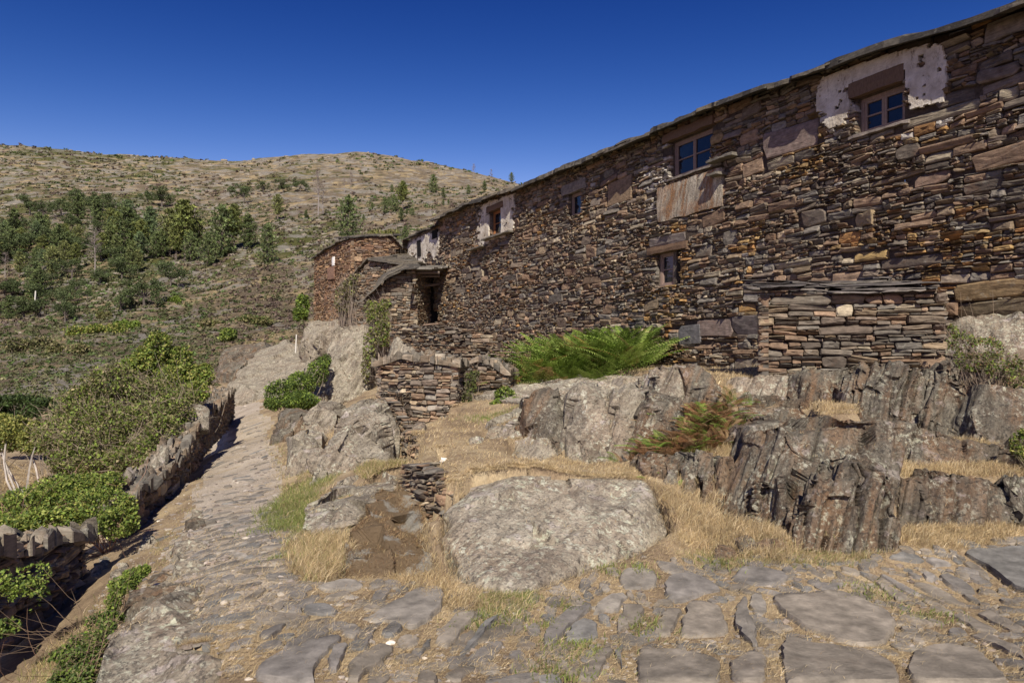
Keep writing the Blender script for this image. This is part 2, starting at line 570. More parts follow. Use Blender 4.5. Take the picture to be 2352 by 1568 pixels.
def convex(pts):
    pts = sorted(set(map(tuple, pts)))
    def half(ps):
        h = []
        for p in ps:
            while len(h) > 1 and (h[-1][0] - h[-2][0]) * (p[1] - h[-2][1]) - (h[-1][1] - h[-2][1]) * (p[0] - h[-2][0]) <= 0:
                h.pop()
            h.append(p)
        return h[:-1]
    return half(pts) + half(pts[::-1])


def bed(pts, margin=0.25):
    """lower the terrain in front of a rock or wall face so that its foot line is where the picture shows it; pts = (px, py, d)"""
    P = np.array(pts, float)
    poly = convex([(a, b_) for a, b_ in P[:, :2]])
    A = np.c_[P[:, :2], np.ones(len(P))]
    A = np.r_[A, np.diag([.5, .5, .0])]
    g = np.linalg.lstsq(A, np.r_[P[:, 2], 0, 0, 0], rcond=None)[0]
    i0, i1 = np.searchsorted(GPX, [P[:, 0].min() - 6, P[:, 0].max() + 6])
    j0, j1 = np.searchsorted(GD, [P[:, 2].min() * .55, P[:, 2].max() + margin])
    if i1 <= i0 or j1 <= j0:
        return
    for i in range(i0, min(i1, len(GPX))):
        x = np.clip(GPX[i], P[:, 0].min() + .01, P[:, 0].max() - .01)
        ys = []
        for k in range(len(poly)):
            (x1, y1), (x2, y2) = poly[k - 1], poly[k]
            if (x1 <= x) != (x2 <= x):
                ys.append(y1 + (y2 - y1) * (x - x1) / (x2 - x1))
        if len(ys) < 2:
            continue
        yb, yt = max(ys), min(ys)
        dd = GD[j0:j1]
        py = GPY[i, j0:j1]
        lim = g[0] * x + g[1] * np.clip(py, yt, yb) + g[2] + margin * np.clip((py - yt) / (yb - yt), .1, 1)
        m = (py < yb) & (py > yt - 40) & (dd < lim)
        z = CAMZ + (HY - yb) / FPX * dd
        GZ[i, j0:j1] = np.where(m, z, GZ[i, j0:j1])
        GPY[i, j0:j1] = np.where(m, yb, py)


def ground_sheets():
    global _q
    idx = np.arange(GZ.size).reshape(GZ.shape)
    q = np.stack([idx[:-1, :-1], idx[1:, :-1], idx[1:, 1:], idx[:-1, 1:]], -1).reshape(-1, 4)
    V = np.stack([_X, _Y, GZ], -1).reshape(-1, 3)
    cpx = (GPX[:-1, None] + GPX[1:, None]) / 2 + np.zeros((1, len(GD) - 1))
    cpy = (GPY[:-1, :-1] + GPY[1:, 1:]) / 2
    cd = np.broadcast_to(GD[None, :-1], cpx.shape)
    jx = cpx + (fbm(np.stack([cpx.ravel() / 25, cpy.ravel() / 25, cpx.ravel() * 0], -1), 3, 4) * 26).reshape(cpx.shape)
    isp = inpoly(jx, cpy, PATH_POLY) & (cd < 36)
    isf = cd > 40
    for name, mask, mat, lab in (('path', isp, 'path', 'gravel mule path beside the low wall'), ('ground', ~isp & ~isf, 'ground', 'dry straw covered earth'), ('hillside', isf, 'hill', 'scrubby hillside rising to a bare ridge')):
        qq = q[mask.ravel()]
        used, inv = np.unique(qq, return_inverse=True)
        b = MB()
        b.add(V[used], [inv.reshape(-1, 4)])
        tag(b.build(name, M[mat], smooth=True), lab, name, kind='structure')


# ------------------------------------------------------------------ masonry
STONE_COLS = np.array([(0.19, 0.125, 0.08), (0.22, 0.15, 0.098), (0.14, 0.108, 0.082), (0.235, 0.175, 0.112), (0.165, 0.146, 0.12), (0.18, 0.122, 0.08),
                       (0.11, 0.088, 0.068), (0.26, 0.215, 0.15), (0.18, 0.14, 0.10), (0.145, 0.12, 0.092), (0.15, 0.13, 0.105)])


def cells(u0, u1, v0, v1, hs=0.085, asp=(1.6, 5), row=(0.22, 0.5), vary=0.0):
    out = []

    def rec(a, b, c, d, ht, wt):
        nonlocal hs
        ww, hh = b - a, d - c
        if hh > ht and (hh / ht > ww / wt or ww <= wt):
            m = c + hh * random.uniform(0.3, 0.7)
            for lo, hi in ((c, m), (m, d)):
                h2 = hs * math.exp(random.gauss(0, 0.55))
                rec(a, b, lo, hi, h2, h2 * random.uniform(*asp))
        elif ww > wt:
            m = a + ww * random.uniform(0.3, 0.7)
            for lo, hi in ((a, m), (m, b)):
                h2 = hs * math.exp(random.gauss(0, 0.55))
                rec(lo, hi, c, d, max(h2, hh * 0.6), max(h2, hh * .6) * random.uniform(*asp))
        else:
            out.append((a, b, c, d))
    hs0 = hs
    v = v0
    while v < v1:
        h = random.uniform(*row)
        u = u0 - random.uniform(0, 0.8)
        while u < u1:
            wd = random.uniform(0.5, 1.5)
            hs = hs0 * math.exp(random.gauss(0, vary))
            h2 = hs * math.exp(random.gauss(0, 0.5))
            rec(u, u + wd, v, v + h, h2, h2 * random.uniform(*asp))
            u += wd
        v += h
    return np.array(out)


def lay(mb, cl, fmap, prot=0.045, gap=0.006, back=0.12, cols=STONE_COLS, bright=1.0, tilt=0.02, colfn=None):
    """stones for the cells (u0,u1,v0,v1): irregular ten-sided blocks with a chamfered, tilted face"""
    k = len(cl)
    uc, vc = (cl[:, 0] + cl[:, 1]) / 2, (cl[:, 2] + cl[:, 3]) / 2
    hw, hh = (cl[:, 1] - cl[:, 0]) / 2 - gap, (cl[:, 3] - cl[:, 2]) / 2 - gap * 0.8
    hw, hh = np.maximum(hw, 0.006), np.maximum(hh, 0.005)
    R = lambda a, b_: rng.uniform(a, b_, k)
    cm = np.minimum(1.0, hh / hw)
    c1, c2, c3, c4 = [(0.05 + R(0, 1) ** 2 * 0.95) * cm * 0.9 for _ in range(4)]
    e1, e2, e3, e4 = [0.1 + R(0, 1) ** 1.6 * 1.0 for _ in range(4)]
    j = lambda a: R(-a, a)
    s = np.stack([-1 + c1, j(.3), 1 - c2, 1 + j(.05), 1 + j(.05), 1 - c3, j(.3), -1 + c4, -1 + j(.05), -1 + j(.05)], 1)
    t = np.stack([-1 + j(.12), -1 + j(.16), -1 + j(.12), -1 + np.minimum(e2, .95), 1 - np.minimum(e3, .95), 1 + j(.12), 1 + j(.16), 1 + j(.12), 1 - np.minimum(e4, .95), -1 + np.minimum(e1, .95)], 1)
    rot = rng.normal(0, 0.05, k)
    p = (rng.beta(2, 3, k) - 0.25) * prot
    tu, tv = rng.normal(0, tilt, k), rng.normal(0, tilt * 1.1, k)
    bev = np.minimum(0.35 * hh, 0.014 + R(0, .012))
    rings = []
    for fs, dep in ((1.0, -back), (1.0, None), (None, 0.0), (0.45, 0.004)):
        if fs is None:
            su, sv = s * (1 - bev / hw)[:, None], t * (1 - bev / hh)[:, None]
        else:
            su, sv = s * fs, t * fs
        du, dv = su * hw[:, None], sv * hh[:, None]
        uu = uc[:, None] + du - rot[:, None] * dv
        vv = vc[:, None] + dv + rot[:, None] * du
        face = p[:, None] + tu[:, None] * su + tv[:, None] * sv
        if dep is None:
            ww = face - bev[:, None] * rng.uniform(.7, 1.3, s.shape)
        elif dep < -0.05:
            ww = np.full(s.shape, -back)
        else:
            ww = face + dep + rng.normal(0, 0.004, s.shape)
        rings.append(np.stack([uu, vv, ww], -1))
    ctr = np.stack([uc, vc, p + rng.normal(0, .006, k)], -1)[:, None]
    allv = np.concatenate(rings + [ctr], 1)                     # k x 41 x 3
    V = fmap(allv[..., 0].ravel(), allv[..., 1].ravel(), allv[..., 2].ravel())
    n = 10
    a = np.arange(n)
    nx = (a + 1) % n
    fq = np.concatenate([np.stack([a + r * n, nx + r * n, nx + (r + 1) * n, a + (r + 1) * n], -1) for r in range(3)])
    ft = np.stack([a + 3 * n, nx + 3 * n, np.full(n, 4 * n)], -1)
    base = (np.arange(k) * 41)[:, None, None]
    ci = cols[rng.integers(0, len(cols), k)] * (np.exp(rng.normal(0, .17, k)) * bright)[:, None]
    if colfn is not None:
        ci = colfn(ci, uc, vc)
    mb.add(V, [(fq[None] + base).reshape(-1, 4), (ft[None] + base).reshape(-1, 3)], np.repeat(ci, 41, 0))


def cut(cl, rects, top=None, bot=None):
    """drop or trim the cells that run into openings, above the top or below the bottom"""
    cl = cl.copy()
    keep = np.ones(len(cl), bool)
    for (a, b_, c, d) in rects:
        ov = (cl[:, 0] < b_) & (cl[:, 1] > a) & (cl[:, 2] < d) & (cl[:, 3] > c)
        for i in np.nonzero(ov)[0]:
            l, r, lo, hi = cl[i]
            pen = [r - a, b_ - l, hi - c, d - lo]
            m = int(np.argmin(pen))
            if m == 0: cl[i, 1] = a
            elif m == 1: cl[i, 0] = b_
            elif m == 2: cl[i, 3] = c
            else: cl[i, 2] = d
            if cl[i, 1] - cl[i, 0] < 0.03 or cl[i, 3] - cl[i, 2] < 0.022:
                keep[i] = False
    uc = (cl[:, 0] + cl[:, 1]) / 2
    if top is not None:
        tp = top(uc)
        cl[:, 3] = np.minimum(cl[:, 3], tp)
        keep &= cl[:, 3] - cl[:, 2] > 0.022
    if bot is not None:
        bt = bot(uc)
        keep &= cl[:, 3] > bt
    return cl[keep]


class Plan:
    """maps (u along a ground line, v = height, w = out of the wall) to world; line = list of (x, y), the outside is on its right"""

    def __init__(self, line, bulge=0.0):
        self.p = np.array(line, float)
        seg = np.linalg.norm(np.diff(self.p, axis=0), axis=1)
        self.s = np.r_[0, np.cumsum(seg)]
        self.L = self.s[-1]
        self.bulge = bulge

    def dirs(self, u):
        i = np.clip(np.searchsorted(self.s, u, side='right') - 1, 0, len(self.p) - 2)
        t = (self.p[i + 1] - self.p[i]) / (self.s[i + 1] - self.s[i])[:, None]
        return t, i

    def __call__(self, u, v, w):
        u, v, w = [np.asarray(a, float) for a in np.broadcast_arrays(u, v, w)]
        t, i = self.dirs(u)
        xy = self.p[i] + t * (u - self.s[i])[:, None]
        nrm = np.stack([t[:, 1], -t[:, 0]], -1)
        if self.bulge:
            w = w + self.bulge * fbm(np.stack([u * .45, v * .5, u * 0], -1), 3, 33)
        xy = xy + nrm * w[:, None]
        return np.c_[xy, v]


def backing(mb, plan, top, bot, w=-0.10, step=0.4, rects=(), thick=0.0):
    """rough dark sheet behind the stones with the openings left out"""
    us = np.unique(np.r_[np.arange(0, plan.L, step), plan.L, [r[0] for r in rects], [r[1] for r in rects]])
    us = us[(us >= 0) & (us <= plan.L)]
    for a, b_ in zip(us[:-1], us[1:]):
        if b_ - a < 1e-4:
            continue
        m = (a + b_) / 2
        lo, hi = float(bot(np.array([m]))[0]), float(top(np.array([m]))[0])
        spans = [(lo, hi)]
        for r in rects:
            if r[0] - 1e-6 <= m <= r[1] + 1e-6:
                ns = []
                for (c, d) in spans:
                    if r[3] <= c or r[2] >= d:
                        ns.append((c, d))
                    else:
                        if r[2] > c: ns.append((c, r[2]))
                        if r[3] < d: ns.append((r[3], d))
                spans = ns
        for c, d in spans:
            if d > c:
                mb.add(plan(np.array([a, b_, b_, a]), np.array([c, c, d, d]), np.full(4, w)), [[0, 1, 2, 3]], (0.04, 0.032, 0.026))


# ------------------------------------------------------------------ the long house
KH, XV = 17820.0, 400.0
hd = lambda px: KH / (px - XV)
hp = lambda px: ((px - CX) / FPX * hd(px), hd(px))
H_L, H_R = hp(1008), hp(2700)
plan_h = Plan([H_L, H_R], 0.05)                 # left (far) to right (near): the outside is on its right, towards the camera
_hdir = (np.array(H_R) - np.array(H_L)) / plan_h.L
_hn = np.array([_hdir[1], -_hdir[0]])


def HU(px):
    """distance along the house wall of the plane point at pixel column px"""
    return float(np.dot(np.array(hp(px)) - np.array(H_L), _hdir))


def HV(px, py):
    return CAMZ + (HY - py) / FPX * hd(px)


EAVE = [(1000, 512), (1090, 470), (1200, 437), (1310, 392), (1420, 352), (1500, 318), (1640, 258), (1800, 205), (1900, 172), (2040, 122), (2250, 66), (2352, 30), (2720, -100)]
_eu = np.array([HU(p) if p > 1008 else 0 for p, q in EAVE])
_ev = np.array([HV(p, q) for p, q in EAVE])
eave = lambda u: np.interp(u, _eu, _ev)
house = empty('stone_house', (*H_L, 1.3), 'long two storey schist house with slate eaves and five small wooden windows', 'house')


def hrect(x0, x1, y0, y1):
    """opening from pixel columns x0..x1, rows y0..y1 given at its middle"""
    m = (x0 + x1) / 2
    return (HU(x0), HU(x1), HV(m, y1), HV(m, y0))


WINS = {'right': hrect(1968, 2074, 208, 296), 'mid': hrect(1540, 1632, 309, 396), 'low': hrect(1507, 1560, 578, 655),
        'small': hrect(1304, 1334, 441, 494), 'plaster': hrect(1126, 1152, 482, 538)}
LINT = {'right': hrect(1955, 2080, 172, 208), 'mid': hrect(1525, 1640, 288, 309), 'low': hrect(1490, 1580, 562, 578), 'small': hrect(1290, 1346, 418, 441), 'plaster': hrect(1120, 1158, 470, 482)}
PANEL = hrect(1512, 1660, 408, 492)
BIG = [hrect(1752, 1876, 292, 352), hrect(1394, 1452, 412, 466), hrect(1490, 1572, 540, 562), hrect(2196, 2370, 645, 684), hrect(2200, 2400, 690, 732),
       hrect(1960, 2010, 488, 520), hrect(1600, 1680, 732, 775), hrect(1680, 1760, 725, 768), hrect(1560, 1612, 745, 790), hrect(2100, 2180, 395, 425), hrect(1960, 2040, 575, 600)]
rects = list(WINS.values()) + list(LINT.values())
_r = random.Random(8)
for _ in range(70):
    bw_, bh_ = _r.uniform(.35, .8), _r.uniform(.14, .30)
    bu_, bv_ = _r.uniform(1, plan_h.L - 2), _r.uniform(1.2, 6.2)
    cand = (bu_, bu_ + bw_, bv_, bv_ + bh_)
    if not any(cand[0] < o_[1] + .1 and cand[1] > o_[0] - .1 and cand[2] < o_[3] + .06 and cand[3] > o_[2] - .06 for o_ in rects + [PANEL] + BIG):
        BIG.append(cand)
cl = cells(0, plan_h.L, -0.3, 7.6, 0.092, (1.7, 5.2), (0.16, 0.46), .33)
# smaller flatter stones everywhere, long thin ones near the right end
cl = cut(cl, rects + [PANEL] + BIG, lambda u: eave(u) + 0.09, lambda u: np.full(len(u), 0.4))
mb = MB()


def house_cols(c, u, v):
    near = sstep(15, 21, u)[:, None]
    c = c * (1 - 0.12 * near)
    o = fbm(np.stack([u * .9, v * 1.2, u * 0], -1), 3, 71)
    ok = (rng.random(len(u)) < sstep(0.0, 0.5, o) * 0.4 * (0.35 + sstep(12, 17, u)))[:, None]
    c = np.where(ok, c * np.array([1.28, 1.02, .62]), c)
    nearw = (np.abs(u - HU(1515)) < .55) & (np.abs(v - HV(1515, 440)) < .75)
    nearw |= (np.abs(u - HU(1920)) < .3) & (np.abs(v - HV(1920, 270)) < .35) | (np.abs(u - HU(2125)) < .4) & (np.abs(v - HV(2125, 265)) < .25)
    wht = (rng.random(len(u)) < 0.005 + nearw * .5)[:, None]
    return np.where(wht, np.array([.42, .38, .33]), c)


lay(mb, cl, plan_h, 0.075, 0.0045, 0.13, colfn=house_cols, bright=1.12, tilt=.02)
big = np.array(BIG)
bigcol = np.array([(.17, .125, .105), (.21, .145, .09), (.17, .14, .12), (.24, .165, .085), (.215, .165, .10), (.25, .185, .11), (.20, .15, .125), (.17, .14, .125), (.16, .15, .145), (.19, .125, .09), (.25, .17, .07)])
lay(mb, big[len(bigcol):], plan_h, .045, .005, .12, bright=1.1)
for bb, cc in zip(big, bigcol):
    lay(mb, bb[None], plan_h, 0.03, 0.004, 0.1, cols=cc[None])
wall = mb.build('wall', M['wall'], house)
mb = MB()
backing(mb, plan_h, lambda u: eave(u) + 0.07, lambda u: np.full(len(u), 0.2), -0.045, 0.5, list(WINS.values()))
mb.build('wall_core', M['back'], wall)


def hbox(mb, r, w0, w1, col, jit=0.0):
    mb.box((r[0], r[2], w0), (r[1], r[3], w1), col, lambda q: plan_h(q[:, 0], q[:, 1], q[:, 2]), jit)


def slab(mb, r, w0, w1, col, wob=0.015, nu=8, nv=4, plan=None):
    """rough edged stone plate on the wall: u/v rectangle from depth w0 to w1"""
    plan = plan or plan_h
    us, vs = np.linspace(r[0], r[1], nu), np.linspace(r[2], r[3], nv)
    U, V = np.meshgrid(us, vs, indexing='ij')
    ed = np.zeros(U.shape)
    U = U + rng.normal(0, wob, U.shape) * 0.6
    V = V + rng.normal(0, wob, U.shape) * 0.6
    Wf = w1 + rng.normal(0, wob * .25, U.shape)
    Wf[[0, -1], :] -= 0.01
    Wf[:, [0, -1]] -= 0.01
    f = plan(U.ravel(), V.ravel(), Wf.ravel())
    bk = plan(U.ravel(), V.ravel(), np.full(U.size, w0))
    ix = np.arange(U.size).reshape(U.shape)
    q = np.stack([ix[:-1, :-1], ix[1:, :-1], ix[1:, 1:], ix[:-1, 1:]], -1).reshape(-1, 4)
    ring = np.r_[ix[:, 0], ix[-1, 1:], ix[::-1, -1][1:], ix[0, ::-1][1:-1]]
    n = U.size
    side = np.stack([ring, ring + n, np.roll(ring, -1) + n, np.roll(ring, -1)], -1)
    mb.add(np.r_[f, bk], [q, q[:, ::-1] + n, side], col)


def window(key, wood, recess=0.13, leaves=2, bars=1, sill=True, lint='wood'):
    r = WINS[key]
    root = MB()
    fw = 0.055
    a, b_, c, d = r
    for q in ((a, a + fw, c, d), (b_ - fw, b_, c, d), (a + fw, b_ - fw, d - fw, d), (a + fw, b_ - fw, c, c + fw)):
        hbox(root, q, -recess - 0.07, -recess, wood)
    fr = root.build('window', M['wood'], house)
    ia, ib, ic, id_ = a + fw, b_ - fw, c + fw, d - fw
    wd = (ib - ia) / leaves
    for k in range(leaves):
        sash = MB()
        x0, x1 = ia + k * wd + .002, ia + (k + 1) * wd - .002
        sw = 0.04 if leaves > 1 else 0.03
        for q in ((x0, x0 + sw, ic, id_), (x1 - sw, x1, ic, id_), (x0 + sw, x1 - sw, id_ - sw, id_), (x0 + sw, x1 - sw, ic, ic + sw)):
            hbox(sash, q, -recess - 0.055, -recess - 0.012, wood)
        for m in range(bars):
            y = ic + (id_ - ic) * (m + 1) / (bars + 1)
            hbox(sash, (x0 + sw, x1 - sw, y - .012, y + .012), -recess - 0.05, -recess - 0.016, wood)
        sash.build('sash', M['wood'], fr)
        g = MB()
        tl = random.uniform(-.004, .004)
        g.add(plan_h(np.array([x0 + sw, x1 - sw, x1 - sw, x0 + sw]), np.array([ic + sw, ic + sw, id_ - sw, id_ - sw]), -recess - 0.04 + np.array([tl, -tl, -tl, tl])), [[0, 1, 2, 3]])
        g.build('pane', M['glass'], fr)
    rv = MB()                                       # stone reveal round the opening
    for q, n_ in (((a - .10, a, c, d), 0), ((b_, b_ + .10, c, d), 0), ((a - .1, b_ + .1, d, d + .06), 0), ((a - .1, b_ + .1, c - .06, c), 0)):
        hbox(rv, q, -0.34, -0.088, (0.10, 0.078, 0.06))
    rv.build('reveal', M['wall'], fr)
    if sill:
        s = MB()
        slab(s, (a - .12, b_ + .12, c - .045, c), -recess - .01, 0.07, (0.24, 0.20, 0.165), 0.008, 10, 2)
        s.build('sill', M['slate'], fr)
    l = LINT[key]
    s = MB()
    slab(s, (l[0], l[1], l[2] + .004, l[3]), -0.12, 0.075 if lint == 'wood' else 0.05, (0.15, 0.095, 0.06) if lint == 'wood' else (0.21, 0.18, 0.15), 0.012, 10, 3)
    s.build('lintel', M['wood'] if lint == 'wood' else M['wall'], fr)
    return fr


window('right', (0.26, 0.19, 0.15))
window('mid', (0.25, 0.18, 0.145))
window('small', (0.30, 0.22, 0.17), leaves=1, bars=0, sill=False, lint='stone')
window('plaster', (0.30, 0.13, 0.05), leaves=1, bars=1)
# lower window: one leaf on the left, the right half stands open on the dark room
lr = WINS['low']
mid_u = lr[0] + (lr[1] - lr[0]) * 0.62
WINS['low'] = (lr[0], mid_u, lr[2], lr[3])
window('low', (0.28, 0.2, 0.16), leaves=1, bars=1, sill=False)
WINS['low'] = lr
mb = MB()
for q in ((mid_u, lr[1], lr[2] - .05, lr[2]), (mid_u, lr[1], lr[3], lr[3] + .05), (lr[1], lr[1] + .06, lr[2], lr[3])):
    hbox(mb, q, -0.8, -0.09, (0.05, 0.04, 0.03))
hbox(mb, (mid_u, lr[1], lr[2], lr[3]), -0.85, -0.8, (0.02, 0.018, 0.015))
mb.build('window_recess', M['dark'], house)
# ochre slab under the middle window
mb = MB()
slab(mb, PANEL, -0.08, 0.05, (0.3, 0.2, 0.12), 0.014, 12, 8)
mb.build('stone_panel', M['slabpanel'], house)['label'] = 'large upright ochre stone slab under a window'


def plaster_patch(poly, holes, name='plaster'):
    """worn limewash skin: fine cells of a pixel polygon with a noisy edge"""
    P = np.array(poly, float)
    us = np.arange(HU(P[:, 0].min()), HU(P[:, 0].max()), 0.022)
    vmin = min(HV(a, b_) for a, b_ in poly)
    vmax = max(HV(a, b_) for a, b_ in poly)
    vs = np.arange(vmin, vmax, 0.022)
    U, V = np.meshgrid(us, vs, indexing='ij')
    xy = plan_h(U.ravel(), V.ravel(), np.zeros(U.size))
    px = CX + xy[:, 0] / xy[:, 1] * FPX
    py = HY - (xy[:, 2] - CAMZ) / xy[:, 1] * FPX
    nz = np.stack([U.ravel() * 6, V.ravel() * 9, U.ravel() * 0], -1)
    px = px + fbm(nz, 4, 5) * 11
    py = py + fbm(nz + 9, 4, 8) * 10
    ins = inpoly(px, py, poly)
    # worn through where the noise is high
    ins &= fbm(nz * 0.6 + 3, 5, 55) < 0.52
    for h in holes:
        ins &= ~((U.ravel() > h[0]) & (U.ravel() < h[1]) & (V.ravel() > h[2]) & (V.ravel() < h[3]))
    ins &= V.ravel() < eave(U.ravel()) - 0.03
    ins = ins.reshape(U.shape)
    wv = 0.058 + fbm(np.stack([U.ravel() * 2.5, V.ravel() * 3, U.ravel() * 0], -1), 4, 15).reshape(U.shape) * 0.016 + rng.normal(0, .0015, U.shape)
    fc = ins[:-1, :-1] & ins[1:, :-1] & ins[1:, 1:] & ins[:-1, 1:]
    pts = plan_h(U.ravel(), V.ravel(), wv.ravel())
    bk = plan_h(U.ravel(), V.ravel(), np.full(U.size, 0.0))
    ix = np.arange(U.size).reshape(U.shape)
    q = np.stack([ix[:-1, :-1], ix[1:, :-1], ix[1:, 1:], ix[:-1, 1:]], -1)
    fcp = np.pad(fc, 1)
    sides = []
    for (sh, e0, e1) in (((0, -1), 0, 1), ((0, 1), 2, 3), ((-1, 0), 3, 0), ((1, 0), 1, 2)):
        nb = fcp[1 + sh[0]:1 + sh[0] + fc.shape[0], 1 + sh[1]:1 + sh[1] + fc.shape[1]]
        e = q[fc & ~nb]
        sides.append(np.stack([e[:, e0], e[:, e0] + U.size, e[:, e1] + U.size, e[:, e1]], -1))
    m = MB()
    m.add(np.r_[pts, bk], [q[fc]] + sides)
    return m.build(name, M['plaster'], house)


plaster_patch([(1878, 195), (1900, 170), (2040, 118), (2120, 92), (2175, 110), (2180, 235), (2090, 255), (2085, 165), (1960, 205), (1960, 235), (1945, 285), (1905, 300), (1890, 285), (1900, 262), (1878, 255)], [WINS['right'], LINT['right']])
plaster_patch([(1108, 470), (1185, 440), (1182, 535), (1150, 548), (1108, 565), (1098, 555)], [WINS['plaster'], LINT['plaster']])

# roof: rows of irregular slate slabs, the first hanging over the wall
mb = MB()


def slate_rows(mb, plan, topf, L, rows=6, over=0.32, pitch=0.36, wid=(0.5, 1.4), th=(0.035, 0.07), cols=None, u_start=-0.15, zoff=0.0):
    cols = cols if cols is not None else np.array([(.085, .075, .062), (.065, .058, .05), (.105, .09, .072), (.08, .068, .052), (.125, .105, .078)])
    for r_ in range(rows):
        u = u_start
        while u < L:
            wd = random.uniform(*wid)
            t_ = random.uniform(*th)
            w_out = over - r_ * 0.42 + random.uniform(-.09, .07)
            w_in = w_out - 0.75
            m = np.clip(np.array([u, u + wd, u + wd, u]), 0, L)
            nu = 6
            us = np.linspace(u, min(u + wd * 1.06, L + .15), nu)
            fz = lambda uu, ww: topf(np.clip(uu, 0, L)) + zoff - 0.02 + (over - ww) * pitch + r_ * 0.02
            fo = w_out + rng.normal(0, .028, nu)
            fo[[0, -1]] -= rng.uniform(0, .1, 2)
            rs = random.uniform(-.02, .035)
            tl = random.gauss(0, .03)
            up = []
            for k2, (ww, dz) in enumerate(((fo, 0), (fo, t_), (np.full(nu, w_in), t_), (np.full(nu, w_in), 0))):
                zz = fz(us, ww) + dz + rs + tl * (us - u - wd / 2) + rng.normal(0, .006, nu)
                if k2 == 1:
                    ww = ww - rng.uniform(0, .025, nu)
                up.append(plan(us, zz, ww))
            V = np.concatenate(up)
            ix = np.arange(4 * nu).reshape(4, nu)
            q = [np.stack([ix[k2, :-1], ix[k2, 1:], ix[(k2 + 1) % 4, 1:], ix[(k2 + 1) % 4, :-1]], -1) for k2 in range(4)]
            mb.add(V, q + [ix[:, 0][None], ix[::-1, -1][None]], cols[random.randrange(len(cols))] * random.uniform(.8, 1.2))
            u += wd


slate_rows(mb, plan_h, eave, plan_h.L, 8, over=.38, pitch=.3, th=(.05, .12), zoff=-.04)
slate_rows(mb, plan_h, eave, plan_h.L, 2, over=.27, pitch=.3, th=(.03, .08), zoff=.05, wid=(.35, 1.1))
roof = mb.build('roof', M['slate'], house)
mb = MB()
us = np.linspace(0, plan_h.L, 40)
for a, b_ in zip(us[:-1], us[1:]):
    uu = np.array([a, b_, b_, a])
    ww = np.array([0.02, 0.02, -3.4, -3.4])
    mb.add(plan_h(uu, eave(uu) - 0.035 + (0.3 - ww) * 0.36 - 0.02, ww), [[0, 1, 2, 3]], (.1, .09, .08))
mb.build('roof_deck', M['dark'], roof)
# thin slates jutting from the wall under the windows
for (x0, x1, y) in ((1118, 1180, 543), (1640, 1700, 368), (1640, 1668, 405), (1085, 1120, 572)):
    rr = (HU(x0), HU(x1), HV((x0 + x1) / 2, y), HV((x0 + x1) / 2, y) + .05)
    mb = MB()
    slab(mb, rr, -.05, .26, (.17, .15, .12), .012, 8, 2)
    mb.build('wall_ledge', M['slate'], house)
# ------------------------------------------------------------------ rocks
def hull_mesh(sets):
    bm = bmesh.new()
    for pts in sets:
        vs = [bm.verts.new(p) for p in pts]
        r = bmesh.ops.convex_hull(bm, input=vs)
        junk = [g for g in r['geom_interior'] if isinstance(g, bmesh.types.BMVert)]
        bmesh.ops.delete(bm, geom=junk, context='VERTS')
    me = bpy.data.meshes.new('hull')
    bm.to_mesh(me)
    bm.free()
    return me


def voxel(sets, vox):
    me = hull_mesh(sets)
    o = bpy.data.objects.new('tmp', me)
    COL.objects.link(o)
    m = o.modifiers.new('r', 'REMESH')
    m.mode = 'VOXEL'
    m.voxel_size = vox
    ev = o.evaluated_get(bpy.context.evaluated_depsgraph_get())
    em = ev.to_mesh()
    v = np.zeros(len(em.vertices) * 3, np.float32)
    em.vertices.foreach_get('co', v)
    v = v.reshape(-1, 3).astype(float)
    lt = np.zeros(len(em.polygons), np.int32)
    em.polygons.foreach_get('loop_total', lt)
    li = np.zeros(len(em.loops), np.int32)
    em.loops.foreach_get('vertex_index', li)
    ev.to_mesh_clear()
    bpy.data.objects.remove(o)
    bpy.data.meshes.remove(me)
    return v, li.reshape(-1, 4)          # the voxel remesher gives quads only


def vnormals(v, q):
    fn = np.cross(v[q[:, 2]] - v[q[:, 0]], v[q[:, 3]] - v[q[:, 1]])
    n = np.zeros_like(v)
    for k in range(4):
        np.add.at(n, q[:, k], fn)
    return n / (np.linalg.norm(n, axis=1, keepdims=True) + 1e-12)


def smooth(v, q, it):
    e = np.concatenate([q[:, [0, 1]], q[:, [1, 2]], q[:, [2, 3]], q[:, [3, 0]]])
    cnt = np.bincount(e[:, 0], minlength=len(v))[:, None] + np.bincount(e[:, 1], minlength=len(v))[:, None]
    for _ in range(it):
        s = np.zeros_like(v)
        for k in range(3):
            s[:, k] = np.bincount(e[:, 0], v[e[:, 1], k], len(v)) + np.bincount(e[:, 1], v[e[:, 0], k], len(v))
        v = v * 0.4 + 0.6 * s / np.maximum(cnt, 1)
    return v


ROCKS = []


